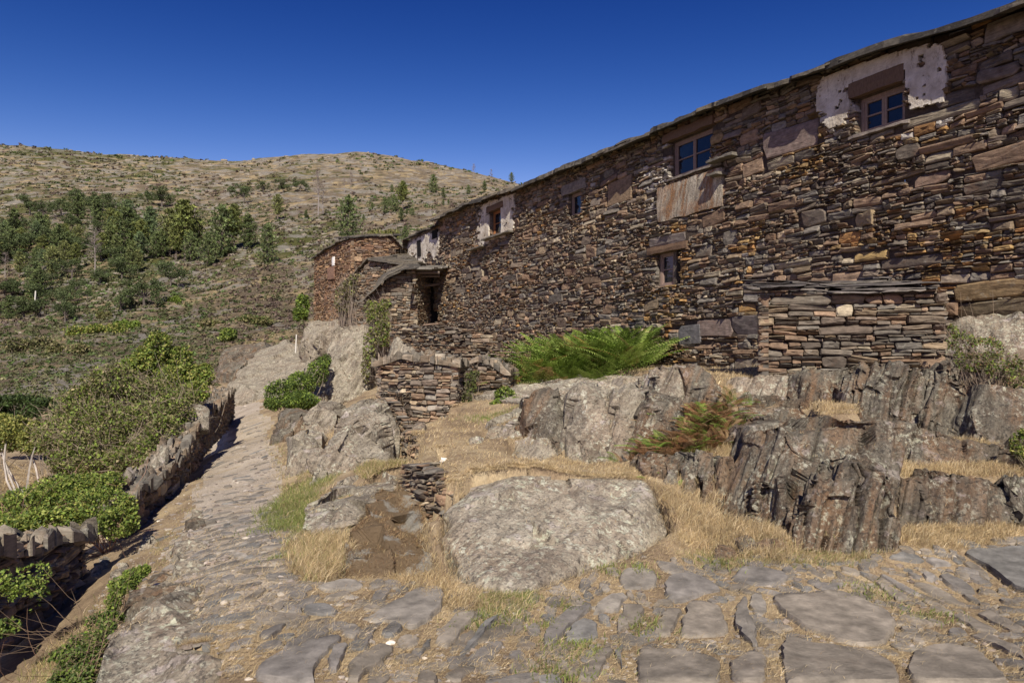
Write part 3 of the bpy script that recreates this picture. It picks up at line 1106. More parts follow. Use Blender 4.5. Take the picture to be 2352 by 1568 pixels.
def rock(pts, label, mat='rock', thick=0.8, drop=0.35, amp=None, layer=0.13, strata=0.7, lean=-0.24, cat='rock', name='rock_outcrop', group=None, extra=(), soft=2, mb=None, vox=None, parent=None, frac=.6, steep=None):
    """solid rock: hull of the listed (pixel x, pixel y, distance) points carried back and down, weathered into layers"""
    if steep is None:
        steep = .5 if np.mean([p[0] for p in pts]) > 1190 and mat != 'slabrock' and 5 < np.mean([p[2] for p in pts]) < 10.5 else 1.0
    if steep != 1.0:
        dmin = min(p[2] for p in pts)
        thick = thick + (max(p[2] for p in pts) - dmin) * .5
        pts = [(a, b_, dmin + (d - dmin) * steep) for a, b_, d in pts]
    bed(pts)
    P = np.array([W(*p) for p in pts])
    dm = P[:, 1].mean()
    Bk = P.copy()
    Bk[:, 1] += thick
    Bk[:, 0] *= 1 + 0.0 * thick
    Bk[:, 2] -= thick * 0.12
    sets = [np.r_[P, Bk]]
    if drop:
        lo = P[:, 2] < np.percentile(P[:, 2], 45)
        D = P[lo].copy()
        D[:, 2] -= drop
        D2 = D.copy()
        D2[:, 1] += thick
        sets[0] = np.r_[sets[0], D, D2]
    for ex in extra:
        E = np.array([W(*p) for p in ex[0]])
        E2 = E.copy()
        E2[:, 1] += ex[1]
        E3 = np.r_[E, E2]
        E3 = np.r_[E3, E3 - [0, 0, ex[2]]]
        sets.append(E3)
    size = np.ptp(np.concatenate(sets), axis=0).max()
    v, q = voxel(sets, vox or max(0.0019 * dm, size / 300))
    amp = amp if amp is not None else 0.035 + 0.02 * size
    v = smooth(v, q, soft)
    n = vnormals(v, q)
    sd_ = random.randrange(1000)
    # coarse breaks first
    v = v + n * (fbm(v * (1.6 / max(size, .5) + .7), 3, sd_) * amp * 1.1)[:, None]
    ns = int(np.clip(size / .10, 10, 70))
    sq = np.array([1.0, 1.0, .45])
    seeds = v[np.random.default_rng(sd_).choice(len(v), ns)] + np.random.default_rng(sd_ + 1).normal(0, .05, (ns, 3))
    dist = ((v[:, None] * sq - seeds[None] * sq) ** 2).sum(-1) if len(v) * ns < 6e6 else np.stack([((v * sq - sd2 * sq) ** 2).sum(-1) for sd2 in seeds], 1)
    near = dist.argmin(1)
    gr = np.random.default_rng(sd_ + 2).normal(0, .16, (ns, 3))
    cntc = np.maximum(np.bincount(near, minlength=ns), 1)[:, None]
    cen = np.stack([np.bincount(near, v[:, k], ns) for k in range(3)], 1) / cntc
    nc = np.stack([np.bincount(near, n[:, k], ns) for k in range(3)], 1) + gr * .8 * cntc
    nc /= np.linalg.norm(nc, axis=1, keepdims=True) + 1e-9
    off = ((v - cen[near]) * nc[near]).sum(1)
    flat = np.clip(off, -.12, .12) * min(1.0, frac * 1.3)
    v = v - nc[near] * flat[:, None]                                # each broken face is pressed towards its own plane
    v = v + n * (frac * amp * .55 * np.random.default_rng(sd_ + 3).uniform(-1, .6, ns)[near])[:, None]
    n = vnormals(v, q)
    s = v[:, 0] * 0.95 + v[:, 2] * lean - v[:, 1] * (.5 if v[:, 0].mean() > 1 else .1) + fbm(v * 1.1, 3, sd_ + 3) * 0.08
    L = s / layer + vnoise(np.stack([s / layer * .37, s * 0, s * 0], -1), sd_) * 1.5 + vnoise(np.stack([s / layer * 1.7, v[:, 2] * 1.5, s * 0], -1), sd_ + 4) * .45
    li = np.floor(L)
    f = L - li
    ln = np.floor(v[:, 2] / (layer * 5) + _hash(li.astype(int), li.astype(int) * 0, li.astype(int) * 0, sd_) * 7)
    r = _hash(li.astype(int), ln.astype(int), (li * 0).astype(int), sd_ + 1) - 0.5
    gro = np.exp(-(np.minimum(f, 1 - f) / 0.17) ** 2)
    side = 0.35 + 0.65 * np.clip(1 - np.abs(n[:, 2]) * 0.9, 0, 1)
    msk = .25 + .75 * sstep(-.35, .25, fbm(v * np.array([1.1, 1.1, .8]) + 7, 3, sd_ + 13))
    fine = vnoise(np.stack([s * 34, v[:, 2] * 2.2 + v[:, 1], s * 0], -1), sd_ + 15)
    disp = strata * amp * side * (msk * (r * 1.6 - gro * 0.85) + fine * .3)
    rid = 1 - np.abs(fbm(np.c_[v[:, 0] * 7, v[:, 1] * 5, v[:, 2] * 2.2], 4, sd_ + 9))
    disp = disp + amp * 0.3 * (rid - .8) + amp * 0.25 * fbm(v * 13, 4, sd_ + 5)
    v = v + n * disp[:, None]
    if mb is not None:
        mb.add(v, [q])
        return None
    b = MB()
    b.add(v - 0, [q])
    c = v.mean(0)
    b.v[0] = v - c
    o = b.build(name, M[mat], None, smooth=True)
    o.location = c
    tag(o, label, cat, group)
    try:
        o.data.set_sharp_from_angle(angle=math.radians(38))
    except Exception:
        pass
    return o


rock([(1010, 1250, 5.6), (1040, 1330, 4.8), (1150, 1368, 4.4), (1210, 1365, 4.42), (1290, 1330, 4.72), (1390, 1302, 5.0), (1470, 1272, 5.3), (1545, 1222, 5.85), (1530, 1180, 6.2),
      (1478, 1108, 6.5), (1300, 1092, 6.5), (1180, 1098, 6.4), (1080, 1120, 6.1), (1030, 1180, 5.8)], 'broad smooth lichen spotted slab boulder sloping to the paving', 'slabrock', 0.5, 0.4, 0.055, strata=0.2, soft=4, frac=.38)
rock([(765, 1330, 4.85), (790, 1240, 5.3), (830, 1170, 5.9), (905, 1098, 6.9), (935, 1080, 7.2), (945, 1200, 5.9), (995, 1290, 5.2), (1000, 1318, 4.95), (900, 1322, 4.85)],
     'mound overgrown with brown dead moss beside the broad slab boulder', 'heather', 0.7, 0.4, 0.05, strata=0.3, cat='mound', name='mossy_mound')
rock([(700, 1232, 5.9), (695, 1185, 6.3), (745, 1125, 7.0), (800, 1100, 7.5), (850, 1082, 7.9), (920, 1074, 7.9), (905, 1140, 6.6), (830, 1180, 6.1), (775, 1235, 5.7)],
     'grey boulder with white lichen spots above the grassy path verge', 'rock', 0.8, 0.4, 0.05)
rock([(700, 1180, 6.2), (705, 1230, 5.85), (755, 1232, 5.8), (770, 1180, 6.1), (735, 1165, 6.3)], 'small rounded grey rock at the foot of the lichened boulder', 'rock', 0.4, 0.3, 0.03)
rock([(715, 1110, 8.2), (720, 1058, 8.6), (748, 1005, 9.3), (800, 938, 10.2), (850, 912, 10.6), (888, 918, 10.6), (885, 1020, 9.4), (872, 1058, 8.9), (790, 1078, 8.5)],
     'large leaning pinkish grey boulder left of the rubble retaining wall', 'rock', 1.2, 0.5, 0.06)
rock([(658, 1055, 9.7), (665, 1000, 10.2), (690, 986, 10.4), (722, 1000, 10.2), (722, 1058, 9.5), (690, 1062, 9.5)], 'squarish grey boulder on the path edge under pale rocks', 'rock', 0.6, 0.3, 0.04)
rock([(695, 985, 12.2), (700, 935, 12.8), (735, 922, 13.0), (772, 930, 12.9), (775, 985, 12.2), (720, 1000, 12)], 'pale boulder with a white left face', 'farrock', 1.0, 0.4, 0.05)
rock([(628, 985, 14), (632, 945, 14.5), (660, 936, 14.6), (692, 945, 14.4), (692, 985, 13.8)], 'dark flat topped rock under the bramble by the path', 'darkrock', 0.8, 0.2, 0.04)
rock([(620, 1005, 13.6), (625, 985, 13.8), (665, 985, 13.8), (668, 1008, 13.4)], 'low rusty block beneath the dark flat rock', 'darkrock', 0.5, 0.2, 0.03)
rock([(738, 925, 20.5), (744, 850, 21), (756, 758, 22), (800, 742, 22.3), (850, 745, 22.5), (868, 820, 21.5), (835, 905, 20.8), (780, 930, 20.3)],
     'tall upright grey rock pillar under the stone shed', 'farrock', 3.5, 1.0, 0.13, layer=.22)
rock([(668, 925, 20.2), (690, 862, 21), (735, 850, 21.2), (745, 925, 20.2)], 'grey block half hidden by ivy left of the rock pillar', 'rock', 1.5, 0.6, 0.08, layer=.2)
rock([(888, 812, 16.8), (895, 770, 17.2), (960, 765, 17.2), (968, 812, 16.6)], 'squared grey boulder built into the platform below the doorway', 'farrock', 0.8, 0.6, 0.06)
rock([(518, 925, 32.5), (528, 880, 34), (545, 850, 36), (600, 800, 41), (660, 785, 42), (745, 790, 40), (752, 860, 33), (700, 905, 31), (600, 925, 31.5)],
     'smooth pale bedrock dome beyond the end of the path', 'farrock', 4, 1.2, 0.2, layer=.4, strata=.4)
rock([(498, 862, 40), (505, 808, 43), (545, 790, 45), (615, 788, 45), (600, 815, 42), (545, 850, 39)], 'dark sloping bedrock left of the pale dome', 'darkrock', 4, 1, 0.2, layer=.4, strata=.4)
rock([(690, 775, 36), (705, 735, 38), (800, 730, 37), (840, 760, 34), (750, 790, 36)], 'grey bedrock under the brown gabled house', 'farrock', 4, 1.5, 0.2, layer=.4)
# ledge between the terrace and the house
rock([(1088, 1006, 9.0), (1140, 968, 9.9), (1215, 930, 10.4), (1240, 985, 9.6), (1220, 1008, 9.0)], 'low whaleback rock at the left end of the ledge', 'rock', 1.2, .4, .05)
rock([(1195, 995, 9.3), (1215, 905, 9.9), (1290, 890, 9.9), (1305, 960, 9.2), (1292, 1042, 8.4), (1230, 1020, 8.8)], 'grey ribbed rock with a dark cleft on its right', 'darkrock', 1.6, .4, .06, strata=.8)
rock([(1288, 1050, 8.3), (1300, 930, 9.1), (1330, 888, 9.6), (1405, 885, 9.6), (1412, 960, 8.9), (1400, 1062, 8.0), (1340, 1065, 8.1)], 'grey rock with big white lichen rosettes in the ledge', 'rock', 1.6, .4, .06, strata=.6)
rock([(1385, 1062, 8.0), (1400, 930, 8.9), (1440, 885, 9.5), (1495, 890, 9.4), (1480, 960, 8.7), (1462, 1060, 7.9)], 'pale lichened rock left of the rusty bracken', 'rock', 1.6, .4, .055, strata=.7)
rock([(1462, 1045, 7.8), (1470, 950, 8.4), (1500, 900, 8.9), (1570, 905, 8.8), (1580, 1030, 7.8)], 'rust streaked brown rock behind the bracken', 'darkrock', 1.4, .4, .06, strata=1.0)
rock([(1488, 960, 8.9), (1502, 858, 9.6), (1545, 838, 9.8), (1560, 836, 9.8), (1600, 960, 8.8)], 'tall ribbed rock with white lichen on top', 'rock', 1.4, .4, .06, strata=.9)
rock([(1560, 955, 8.9), (1572, 842, 9.8), (1628, 848, 9.8), (1665, 900, 9.2), (1672, 965, 8.6)], 'brown topped ribbed rock right of the white lichened one', 'darkrock', 1.4, .4, .06, strata=.9)
rock([(1165, 1045, 8.4), (1180, 1008, 8.8), (1215, 994, 8.9), (1270, 1005, 8.7), (1285, 1042, 8.2), (1240, 1060, 8.1)], 'small domed boulder lying before the ribbed ledge', 'slabrock', .6, .3, .03)
rock([(1090, 905, 13), (1230, 868, 16), (1390, 862, 16), (1600, 868, 12), (1560, 915, 10.6), (1330, 925, 10.2), (1210, 930, 11)], 'flat grassy rock shelf under the green bracken', 'slabrock', .5, .5, .04, strata=.2)
# upright slab row
for k_, (x, y0, y1, wd_) in enumerate([(1468, 1046, 1085, 26), (1496, 1046, 1090, 30), (1532, 1050, 1112, 28), (1566, 1042, 1140, 30), (1600, 1038, 1165, 30), (1640, 1050, 1190, 34)]):
    ln_ = 22
    rock([(x, y1, 6.6 - k_ * .08), (x + 10, y0, 7.1 - k_ * .08), (x + wd_ + 14, y0, 7.1 - k_ * .08), (x + wd_, y1, 6.6 - k_ * .08)],
         ['thin upright slab, leftmost under the bracken', 'rusty upright slab second from the left under the bracken', 'short upright slab right of the rusty one', 'tall grey upright slab in the middle of the slab row',
          'leaning upright slab with green lichen', 'widest mossy upright slab next to the great dark block'][k_], 'darkrock', .35, .3, .03, layer=.06, strata=.9, name='upright_slab', cat='slab', group='upright slabs below the bracken')
rock([(1665, 1185, 6.6), (1680, 1065, 7.2), (1730, 1000, 7.6), (1765, 1010, 7.6), (1735, 1190, 6.6), (1700, 1200, 6.6)], 'mossy rock between the upright slabs and the great dark block', 'darkrock', .7, .4, .05, strata=.7)
rock([(1722, 1205, 5.75), (1730, 1140, 5.85), (1752, 1030, 6.1), (1790, 978, 6.6), (1880, 965, 6.9), (2005, 955, 7.1), (2010, 1040, 6.6), (2075, 1062, 6.4), (2085, 1105, 6.1), (1880, 1112, 6.0), (1800, 1210, 5.7)],
     'great dark schist block with a sloping worn top', 'darkrock', .9, .5, .05, layer=.14, strata=1.3)
rock([(1818, 1265, 5.2), (1850, 1180, 5.35), (1880, 1106, 5.55), (2062, 1098, 5.55), (2072, 1180, 5.35), (2062, 1265, 5.15), (1950, 1278, 5.15)],
     'dark ribbed front block standing on the straw beside the paving', 'darkrock', .8, .4, .05, layer=.10, strata=1.7)
rock([(2055, 1215, 5.75), (2062, 1102, 6.2), (2200, 1098, 6.25), (2420, 1100, 6.3), (2430, 1190, 5.9), (2300, 1205, 5.85), (2150, 1212, 5.75)],
     'rust coloured ribbed ledge along the right side', 'darkrock', .7, .4, .045, layer=.11, strata=1.6)
rock([(1835, 920, 8.7), (1845, 855, 9.3), (1930, 852, 9.3), (1985, 868, 9.2), (1990, 930, 8.6), (1900, 925, 8.6)], 'striped dark rock under the left end of the stone annex', 'darkrock', 1.0, .5, .06, layer=.12, strata=1.5)
rock([(1958, 930, 8.3), (1975, 860, 8.9), (2040, 832, 9.1), (2110, 836, 9.1), (2135, 880, 8.7), (2115, 990, 8.0), (2070, 1030, 7.7), (1990, 990, 8.0)], 'bulging dark ribbed rock below the middle of the annex', 'darkrock', 1.2, .5, .07, layer=.12, strata=1.6)
rock([(2105, 1010, 7.8), (2130, 890, 8.5), (2175, 840, 8.9), (2225, 850, 8.8), (2262, 920, 8.2), (2250, 1000, 7.7), (2170, 1020, 7.7)], 'rock face with pink lichen patches below the right end of the annex', 'darkrock', 1.2, .5, .07, layer=.11, strata=1.6)
rock([(2240, 1010, 7.4), (2255, 900, 8.2), (2320, 875, 8.4), (2460, 900, 8.0), (2470, 1040, 7.2), (2330, 1050, 7.2)], 'broad grey rock filling the right edge', 'darkrock', 1.2, .5, .06, layer=.1, strata=.7)
rock([(2000, 1030, 7.2), (2015, 968, 7.8), (2120, 985, 7.7), (2260, 1000, 7.6), (2400, 1020, 7.4), (2400, 1062, 7.0), (2230, 1070, 6.9), (2080, 1070, 6.9)], 'low grooved rock step under the bulging rocks', 'darkrock', .9, .4, .05, layer=.12, strata=1.5)
rock([(2195, 800, 9.3), (2230, 730, 9.6), (2400, 715, 9.2), (2420, 830, 8.6), (2260, 850, 8.8)], 'grey bedrock under the yellow stones of the house corner', 'rock', .9, .5, .06)
for (x0, x1, y0, y1, d, nm) in [(1690, 1800, 905, 925, 8.9, 'top slab of a loose stack'), (1750, 1868, 918, 944, 8.7, 'long slab in the middle of a loose stack'), (1700, 1790, 936, 955, 8.6, 'short dark slab in a loose stack'), (1770, 1850, 950, 972, 8.4, 'lowest slab of a loose stack')]:
    rock([(x0, y1, d - .1), (x0 + 8, y0 + 4, d), (x1 - 14, y0, d + .05), (x1, y1 - 5, d)], nm + ' right of the rusty bracken', 'darkrock', .6, .06, .015, layer=.06, strata=.3, name='stacked_slab', cat='slab', steep=1.0)
rock([(1690, 985, 8.2), (1700, 930, 8.8), (1850, 935, 8.7), (1880, 985, 8.0), (1780, 1000, 7.9)], 'rocky bank under the loose stack of flat stones', 'darkrock', .9, .4, .05, strata=.9)
rock([(1660, 905, 9.3), (1690, 868, 9.8), (1800, 862, 9.7), (1860, 880, 9.4), (1840, 925, 8.9), (1720, 930, 9.0)], 'worn grey bedrock hump below the left corner of the annex', 'rock', .9, .4, .05, strata=.7)
# left foreground
rock([(215, 1568, 3.5), (235, 1490, 3.75), (275, 1440, 3.95), (380, 1428, 4.0), (480, 1455, 3.9), (505, 1530, 3.55), (500, 1590, 3.35), (330, 1600, 3.3)], 'flat topped lichened rock at the lower left beside the bramble', 'rock', .45, .4, .035, strata=.15)
rock([(290, 1440, 4.05), (330, 1390, 4.25), (385, 1362, 4.4), (410, 1385, 4.35), (428, 1440, 4.05), (350, 1462, 3.95)], 'pyramid shaped grey rock on the path edge', 'rock', .4, .3, .03, strata=.1)
rock([(270, 1392, 4.5), (275, 1368, 4.6), (400, 1358, 4.65), (415, 1385, 4.5), (330, 1400, 4.4)], 'brown slab lying behind the pyramid shaped rock', 'darkrock', .35, .3, .02, strata=.1)
EDGE = [(345, 1342, 410, 1362, 'long thin'), (330, 1322, 400, 1338, 'grey cracked'), (395, 1292, 478, 1318, 'reddish brick shaped'), (388, 1272, 425, 1292, 'blue grey leaning'), (390, 1244, 480, 1268, 'flat brown'), (412, 1222, 436, 1244, 'pale'),
        (418, 1192, 462, 1220, 'lichened knobbly'), (430, 1174, 470, 1192, 'small dark'), (216, 1284, 246, 1308, 'rusty round'), (205, 1296, 232, 1324, 'split grey'), (248, 1300, 285, 1325, 'buried rounded'), (315, 1234, 350, 1262, 'tumbled')]
for (x0, y0, x1, y1, nm) in EDGE:
    p_, _ = hit([(x0 + x1) / 2], [y1])
    d = float(p_[0, 1])
    jx = lambda: random.uniform(-4, 4)
    rock([(x0 + jx(), y1, d), (x0 + 6, y0 + jx(), d + .12), ((x0 + x1) / 2, y0 - 3, d + .14), (x1 - 5, y0 + 2 + jx(), d + .12), (x1 + jx(), y1 - 3, d)],
         nm + ' stone on the sunken left edge of the path', random.choice(['rock', 'darkrock', 'rock']), .14, .1, .012, layer=.05, strata=.4, name='edge_stone', cat='stone', group='stones along the path edge')
for (x0, y0, x1, y1, nm, mt) in [(1215, 984, 1242, 1000, 'flat grey slab stone lying by the terrace path', 'rock'), (1456, 1272, 1490, 1282, 'little blue grey slate lying on the bare earth', 'rock'), (1640, 1262, 1700, 1290, 'dark broken stone in the straw', 'darkrock'),
                                 (1690, 1238, 1815, 1272, 'long brown fallen slab in the straw', 'darkrock'), (1075, 1000, 1110, 1020, 'pale block beside the terrace wall', 'rock'), (945, 968, 980, 992, 'rounded grey block at the foot of the terrace wall', 'rock')]:
    p_, _ = hit([(x0 + x1) / 2], [y1])
    d = float(p_[0, 1])
    rock([(x0, y1, d), (x0 + 5, y0 + 3, d + .15), (x1 - 7, y0, d + .17), (x1, y1 - 4, d + .05)], nm, mt, .15, .08, .012, layer=.05, strata=.3, name='loose_stone', cat='stone')
o = rock([(1008, 1060, 8.0), (1010, 1052, 8.05), (1018, 1048, 8.1), (1027, 1053, 8.05), (1026, 1061, 8.0)], 'bright white quartz stone on the terrace straw', 'white', .1, .05, .006, name='loose_stone', cat='stone')

# ------------------------------------------------------------------ dry stone walls and the other buildings
COLW = STONE_COLS * 1.15


def profile(plan, pts):
    """top or bottom height along a plan from [(pixel x, pixel y, d)] vertices"""
    P = np.array([W(*p) for p in pts])
    s = np.array([plan.s[min(i, len(plan.s) - 1)] for i in range(len(pts))])
    return lambda u: np.interp(u, s, P[:, 2])


def face(mb, pts, hs=0.07, asp=(1.6, 4.5), rects=(), prot=.06, cols=COLW, top_noise=0.05, back=True, bulge=.03, bright=1.0, gap=.006):
    """dry stone face through [(pixel x, top row, bottom row, d)] from left to right"""
    bed([(p[0], p[1], p[3]) for p in pts] + [(p[0], p[2], p[3]) for p in pts], .1)
    xy = [W(p[0], HY, p[3])[:2] for p in pts]
    pl = Plan(xy, bulge)
    zt_ = np.array([W(p[0], p[1], p[3])[2] for p in pts])
    zb_ = np.array([W(p[0], p[2], p[3])[2] for p in pts])
    tn = lambda u: np.interp(u, pl.s, zt_) + top_noise * vnoise(np.stack([u * 3.1, u * 0 + 2, u * 0], -1), 5)
    bt = lambda u: np.interp(u, pl.s, zb_) - 0.15
    cl = cut(cells(0, pl.L, zb_.min() - .15, zt_.max() + .1, hs, asp, (hs * 1.0, hs * 2.4)), rects, tn, bt)
    cl[:, 0] = np.maximum(cl[:, 0], -0.04)
    cl[:, 1] = np.minimum(cl[:, 1], pl.L + .04)
    cl = cl[cl[:, 1] - cl[:, 0] > .03]
    lay(mb, cl, pl, prot, gap, .12, cols, bright, tilt=.02)
    return pl, tn, bt


def caps(mb, pl, tn, thick, hs=.25, cols=COLW, wout=.03):
    """flat cover stones across the top of a wall of the given thickness"""
    cl = cells(0, pl.L, -thick, wout, hs * .6, (1.0, 2.4), (.16, .34))
    cl[:, 2:] = np.clip(cl[:, 2:], -thick - .05, wout + .05)
    cl = cl[(cl[:, 3] - cl[:, 2] > .05)]

    def fm(u, v, w_):
        return pl(np.clip(u, -.1, pl.L + .1), tn(np.clip(u, 0, pl.L)) + w_ + .01, v)
    lay(mb, cl, fm, .10, .010, .09, np.array([(.20, .17, .13), (.15, .135, .11), (.235, .19, .14), (.17, .13, .09), (.12, .105, .085)]), 1.0, tilt=.03)


def drywall(name, pts, thick, label, cat='wall', group=None, hs=.08, asp=(1.6, 4), bothends=True, cap=True, parent=None, matk='wallp', bright=1.0, rough=.05):
    root = empty(name, tuple(W(pts[0][0], pts[0][2], pts[0][3])), label, cat, group) if parent is None else parent
    mb, bk = MB(), MB()
    pl, tn, bt = face(mb, pts, hs, asp, bright=bright, top_noise=rough)
    backing(bk, pl, lambda u: tn(u) - .03, bt, -.07, .3)
    a, b_ = pl.p[0], pl.p[-1]
    t0, _ = pl.dirs(np.array([0.0]))
    t1, _ = pl.dirs(np.array([pl.L - 1e-6]))
    for t_, p_, u_, first in ((t0[0], a, 0, True), (t1[0], b_, pl.L, False)):
        if not bothends:
            break
        q_ = p_ - np.array([t_[1], -t_[0]]) * thick
        e = Plan([q_, p_] if first else [p_, q_])
        top_, bot_ = float(tn(np.array([u_]))[0]), float(bt(np.array([u_]))[0])
        cl = cut(cells(0, e.L, bot_, top_, hs, asp), [], lambda u: np.full(len(u), top_), lambda u: np.full(len(u), bot_))
        cl[:, :2] = np.clip(cl[:, :2], -.02, e.L + .02)
        cl = cl[cl[:, 1] - cl[:, 0] > .03]
        lay(mb, cl, e, .05, .006, .1, COLW, bright)
        backing(bk, e, lambda u: np.full(len(u), top_ - .03), lambda u: np.full(len(u), bot_), -.07, .3)
    if cap:
        caps(mb, pl, tn, thick, .24)
        us = np.linspace(0, pl.L, 30)
        for c, d in zip(us[:-1], us[1:]):
            bk.add(pl(np.array([c, d, d, c]), tn(np.array([c, d, d, c])) - .05, np.array([-.05, -.05, -thick, -thick])), [[0, 1, 2, 3]], (.04, .03, .025))
    s = mb.build('stonework', M[matk], root)
    bk.build('core', M['back'], s)
    return root, pl, tn


# annex against the house: dry stone box under a slate lid
ax = empty('stone_annex', tuple(W(1755, 850, 9.4)), 'squat dry stone lean-to with a thin slate lid against the house wall', 'shed')
pts = [(1748, 672, 850, 9.55), (1900, 672, 852, 9.35), (2040, 668, 850, 9.2), (2168, 660, 848, 9.1)]
mb, bk = MB(), MB()
pl, tn, bt = face(mb, pts, .085, (2.6, 6.5), prot=.06, cols=STONE_COLS * 1.0, top_noise=.02)
backing(bk, pl, lambda u: tn(u) - .02, bt, -.08)
for (p_, u_, first) in ((pl.p[0], 0, True), (pl.p[-1], pl.L, False)):
    q_ = p_ - _hn * 0 + np.array([0.9, 2.0]) * (1.0 if first else .8)
    e = Plan([q_, p_] if first else [p_, q_])
    cl = cut(cells(0, e.L, .9, 2.5, .1, (2, 5)), [], lambda u: np.full(len(u), float(tn(np.array([u_]))[0])), lambda u: np.full(len(u), .8))
    cl[:, :2] = np.clip(cl[:, :2], -.02, e.L + .02)
    lay(mb, cl[cl[:, 1] - cl[:, 0] > .04], e, .05, .006, .1, STONE_COLS)
    backing(bk, e, lambda u: np.full(len(u), float(tn(np.array([u_]))[0])), lambda u: np.full(len(u), .8), -.08)
s_ = mb.build('wall', M['wall'], ax)
bk.build('wall_core', M['back'], s_)
mb = MB()
for lz, lo in ((0, .13), (.03, .06), (.06, .10), (.09, 0.0)):
    slate_rows(mb, pl, lambda u: tn(u) + lz, pl.L - .25, 4, over=lo, pitch=.09, wid=(.4, 1.1), th=(.012, .022), u_start=random.uniform(-.2, .05), cols=np.array([(.11, .095, .085), (.14, .12, .10), (.08, .07, .065)]))
mb.build('roof', M['slate'], ax)

# white house beyond the long house, on the same wall line
wh = empty('limewashed_house', (*hp(975), 2.0), 'small half ruined house with flaking white limewash beyond the long house', 'house')
hx = lambda px: hd(px)
pts = [(937, 552, 700, hx(937)), (975, 532, 700, hx(975)), (1011, 519, 700, hx(1011))]
mb, bk = MB(), MB()
pl, tn, bt = face(mb, pts, .1, (1.5, 3.5), cols=STONE_COLS * 1.3, top_noise=.02)
backing(bk, pl, tn, bt, -.08)
e = Plan([(pl.p[0][0] + 3.5, pl.p[0][1] + 2.0), pl.p[0]])
ztl = W(937, 552, hx(937))[2]
cl = cut(cells(0, e.L, 1.5, ztl + 1, .1), [], lambda u: ztl + 0 * u, lambda u: 0 * u + 1)
lay(mb, cl, e, .06)
s_ = mb.build('wall', M['wall'], wh)
bk.build('wall_core', M['back'], s_)
mb = MB()
slate_rows(mb, pl, tn, pl.L, 5, over=.25, pitch=.36)
mb.build('roof', M['slate'], wh)
_e, eave_old = eave, eave
eave = lambda u: np.full(np.shape(u), 50.0)
o = plaster_patch([(940, 560), (975, 540), (1010, 524), (1011, 560), (1000, 600), (985, 575), (972, 612), (950, 575), (945, 620), (938, 640)], [])
eave = eave_old
o.parent = wh
o.data.transform(__import__('mathutils').Matrix.Translation(Vector(house.location) - Vector(wh.location)))
for (x0, x1, y0, y1) in ((996, 1008, 528, 548), (962, 970, 552, 590)):
    mb = MB()
    hbox(mb, hrect(x0, x1, y0, y1), -.2, .085, (.02, .018, .016), .01)
    mb.build('opening', M['dark'], wh)

# gabled brown house in the middle
gh = empty('gabled_house', tuple(W(807, 770, 35)), 'reddish brown schist house with a dark slate edged gable', 'house')
mb, bk = MB(), MB()
p1 = [(722, 594, 790, 39.5), (765, 566, 790, 37.2), (807, 548, 790, 35)]
p2 = [(807, 548, 790, 35), (850, 544, 790, 35.5), (894, 543, 790, 36), (912, 558, 790, 36.3), (937, 588, 790, 36.7), (985, 640, 790, 37.3)]
redc = np.array([(.22, .13, .08), (.19, .115, .07), (.25, .155, .085), (.16, .11, .08), (.21, .15, .10), (.28, .19, .115)])
pls = []
for pp in (p1, p2):
    pl, tn, bt = face(mb, pp, .12, (1.5, 3.5), cols=redc, top_noise=.01, prot=.08)
    backing(bk, pl, tn, bt, -.08, .25)
    pls.append((pl, tn))
s_ = mb.build('wall', M['wall'], gh)
bk.build('wall_core', M['back'], s_)
mb = MB()
for pl, tn in pls:
    slate_rows(mb, pl, lambda u, tn=tn: tn(u) + .02, pl.L, 6, over=.2, pitch=.10, wid=(.4, .9), th=(.05, .09))
mb.build('roof', M['slate'], gh)
mb = MB()
pl0, tn0 = pls[0]
slab(mb, (pl0.L * .52, pl0.L * .58, W(765, 610, 37)[2], W(765, 590, 37)[2]), .02, .09, (.7, .68, .64), .005, 4, 4, plan=pl0)
mb.build('white_stone', M['white'], gh)
mb = MB()
slab(mb, (pl0.L * .40, pl0.L * .58, W(765, 640, 37)[2], W(765, 612, 37)[2]), .02, .10, (.22, .13, .09), .02, 5, 5, plan=pl0)
mb.build('stone_panel', M['wall'], gh)

# stone shed: back part and front part with the dark doorway
sh = empty('stone_shed', tuple(W(900, 745, 28)), 'ruined low stone shed with sagging slate roof and dark doorway beside the long house', 'shed')
mb, bk, rf = MB(), MB(), MB()
pA = [(779, 668, 770, 31.5), (800, 648, 770, 31.2), (822, 626, 770, 31), (848, 598, 760, 30.6), (900, 606, 740, 30.2), (944, 611, 740, 29.95)]
pB = [(836, 698, 775, 27.6), (858, 672, 770, 27.6), (890, 640, 765, 27.7), (930, 622, 760, 27.8), (958, 620, 760, 27.9)]
for pp, ov in ((pA, .22), (pB, .5)):
    pl, tn, bt = face(mb, pp, .10, (1.6, 4), cols=STONE_COLS * 1.15, top_noise=.01, prot=.10)
    bk = MB()
    backing(bk, pl, tn, bt, -.08, .2)
    bk.build('wall_core', M['back'], sh)
    slate_rows(rf, pl, lambda u, tn=tn: tn(u) + .02, pl.L, 6, over=ov, pitch=.16, wid=(.5, 1.1), th=(.04, .08))
e = Plan([pl.p[-1], (pl.p[-1][0] + .25, pl.p[-1][1] + 1.6)])
cl = cut(cells(0, e.L, .8, 5, .1), [], lambda u: 0 * u + W(958, 622, 27.9)[2], lambda u: 0 * u + 1.2)
lay(mb, cl, e, .05)
s_ = mb.build('wall', M['wall'], sh)
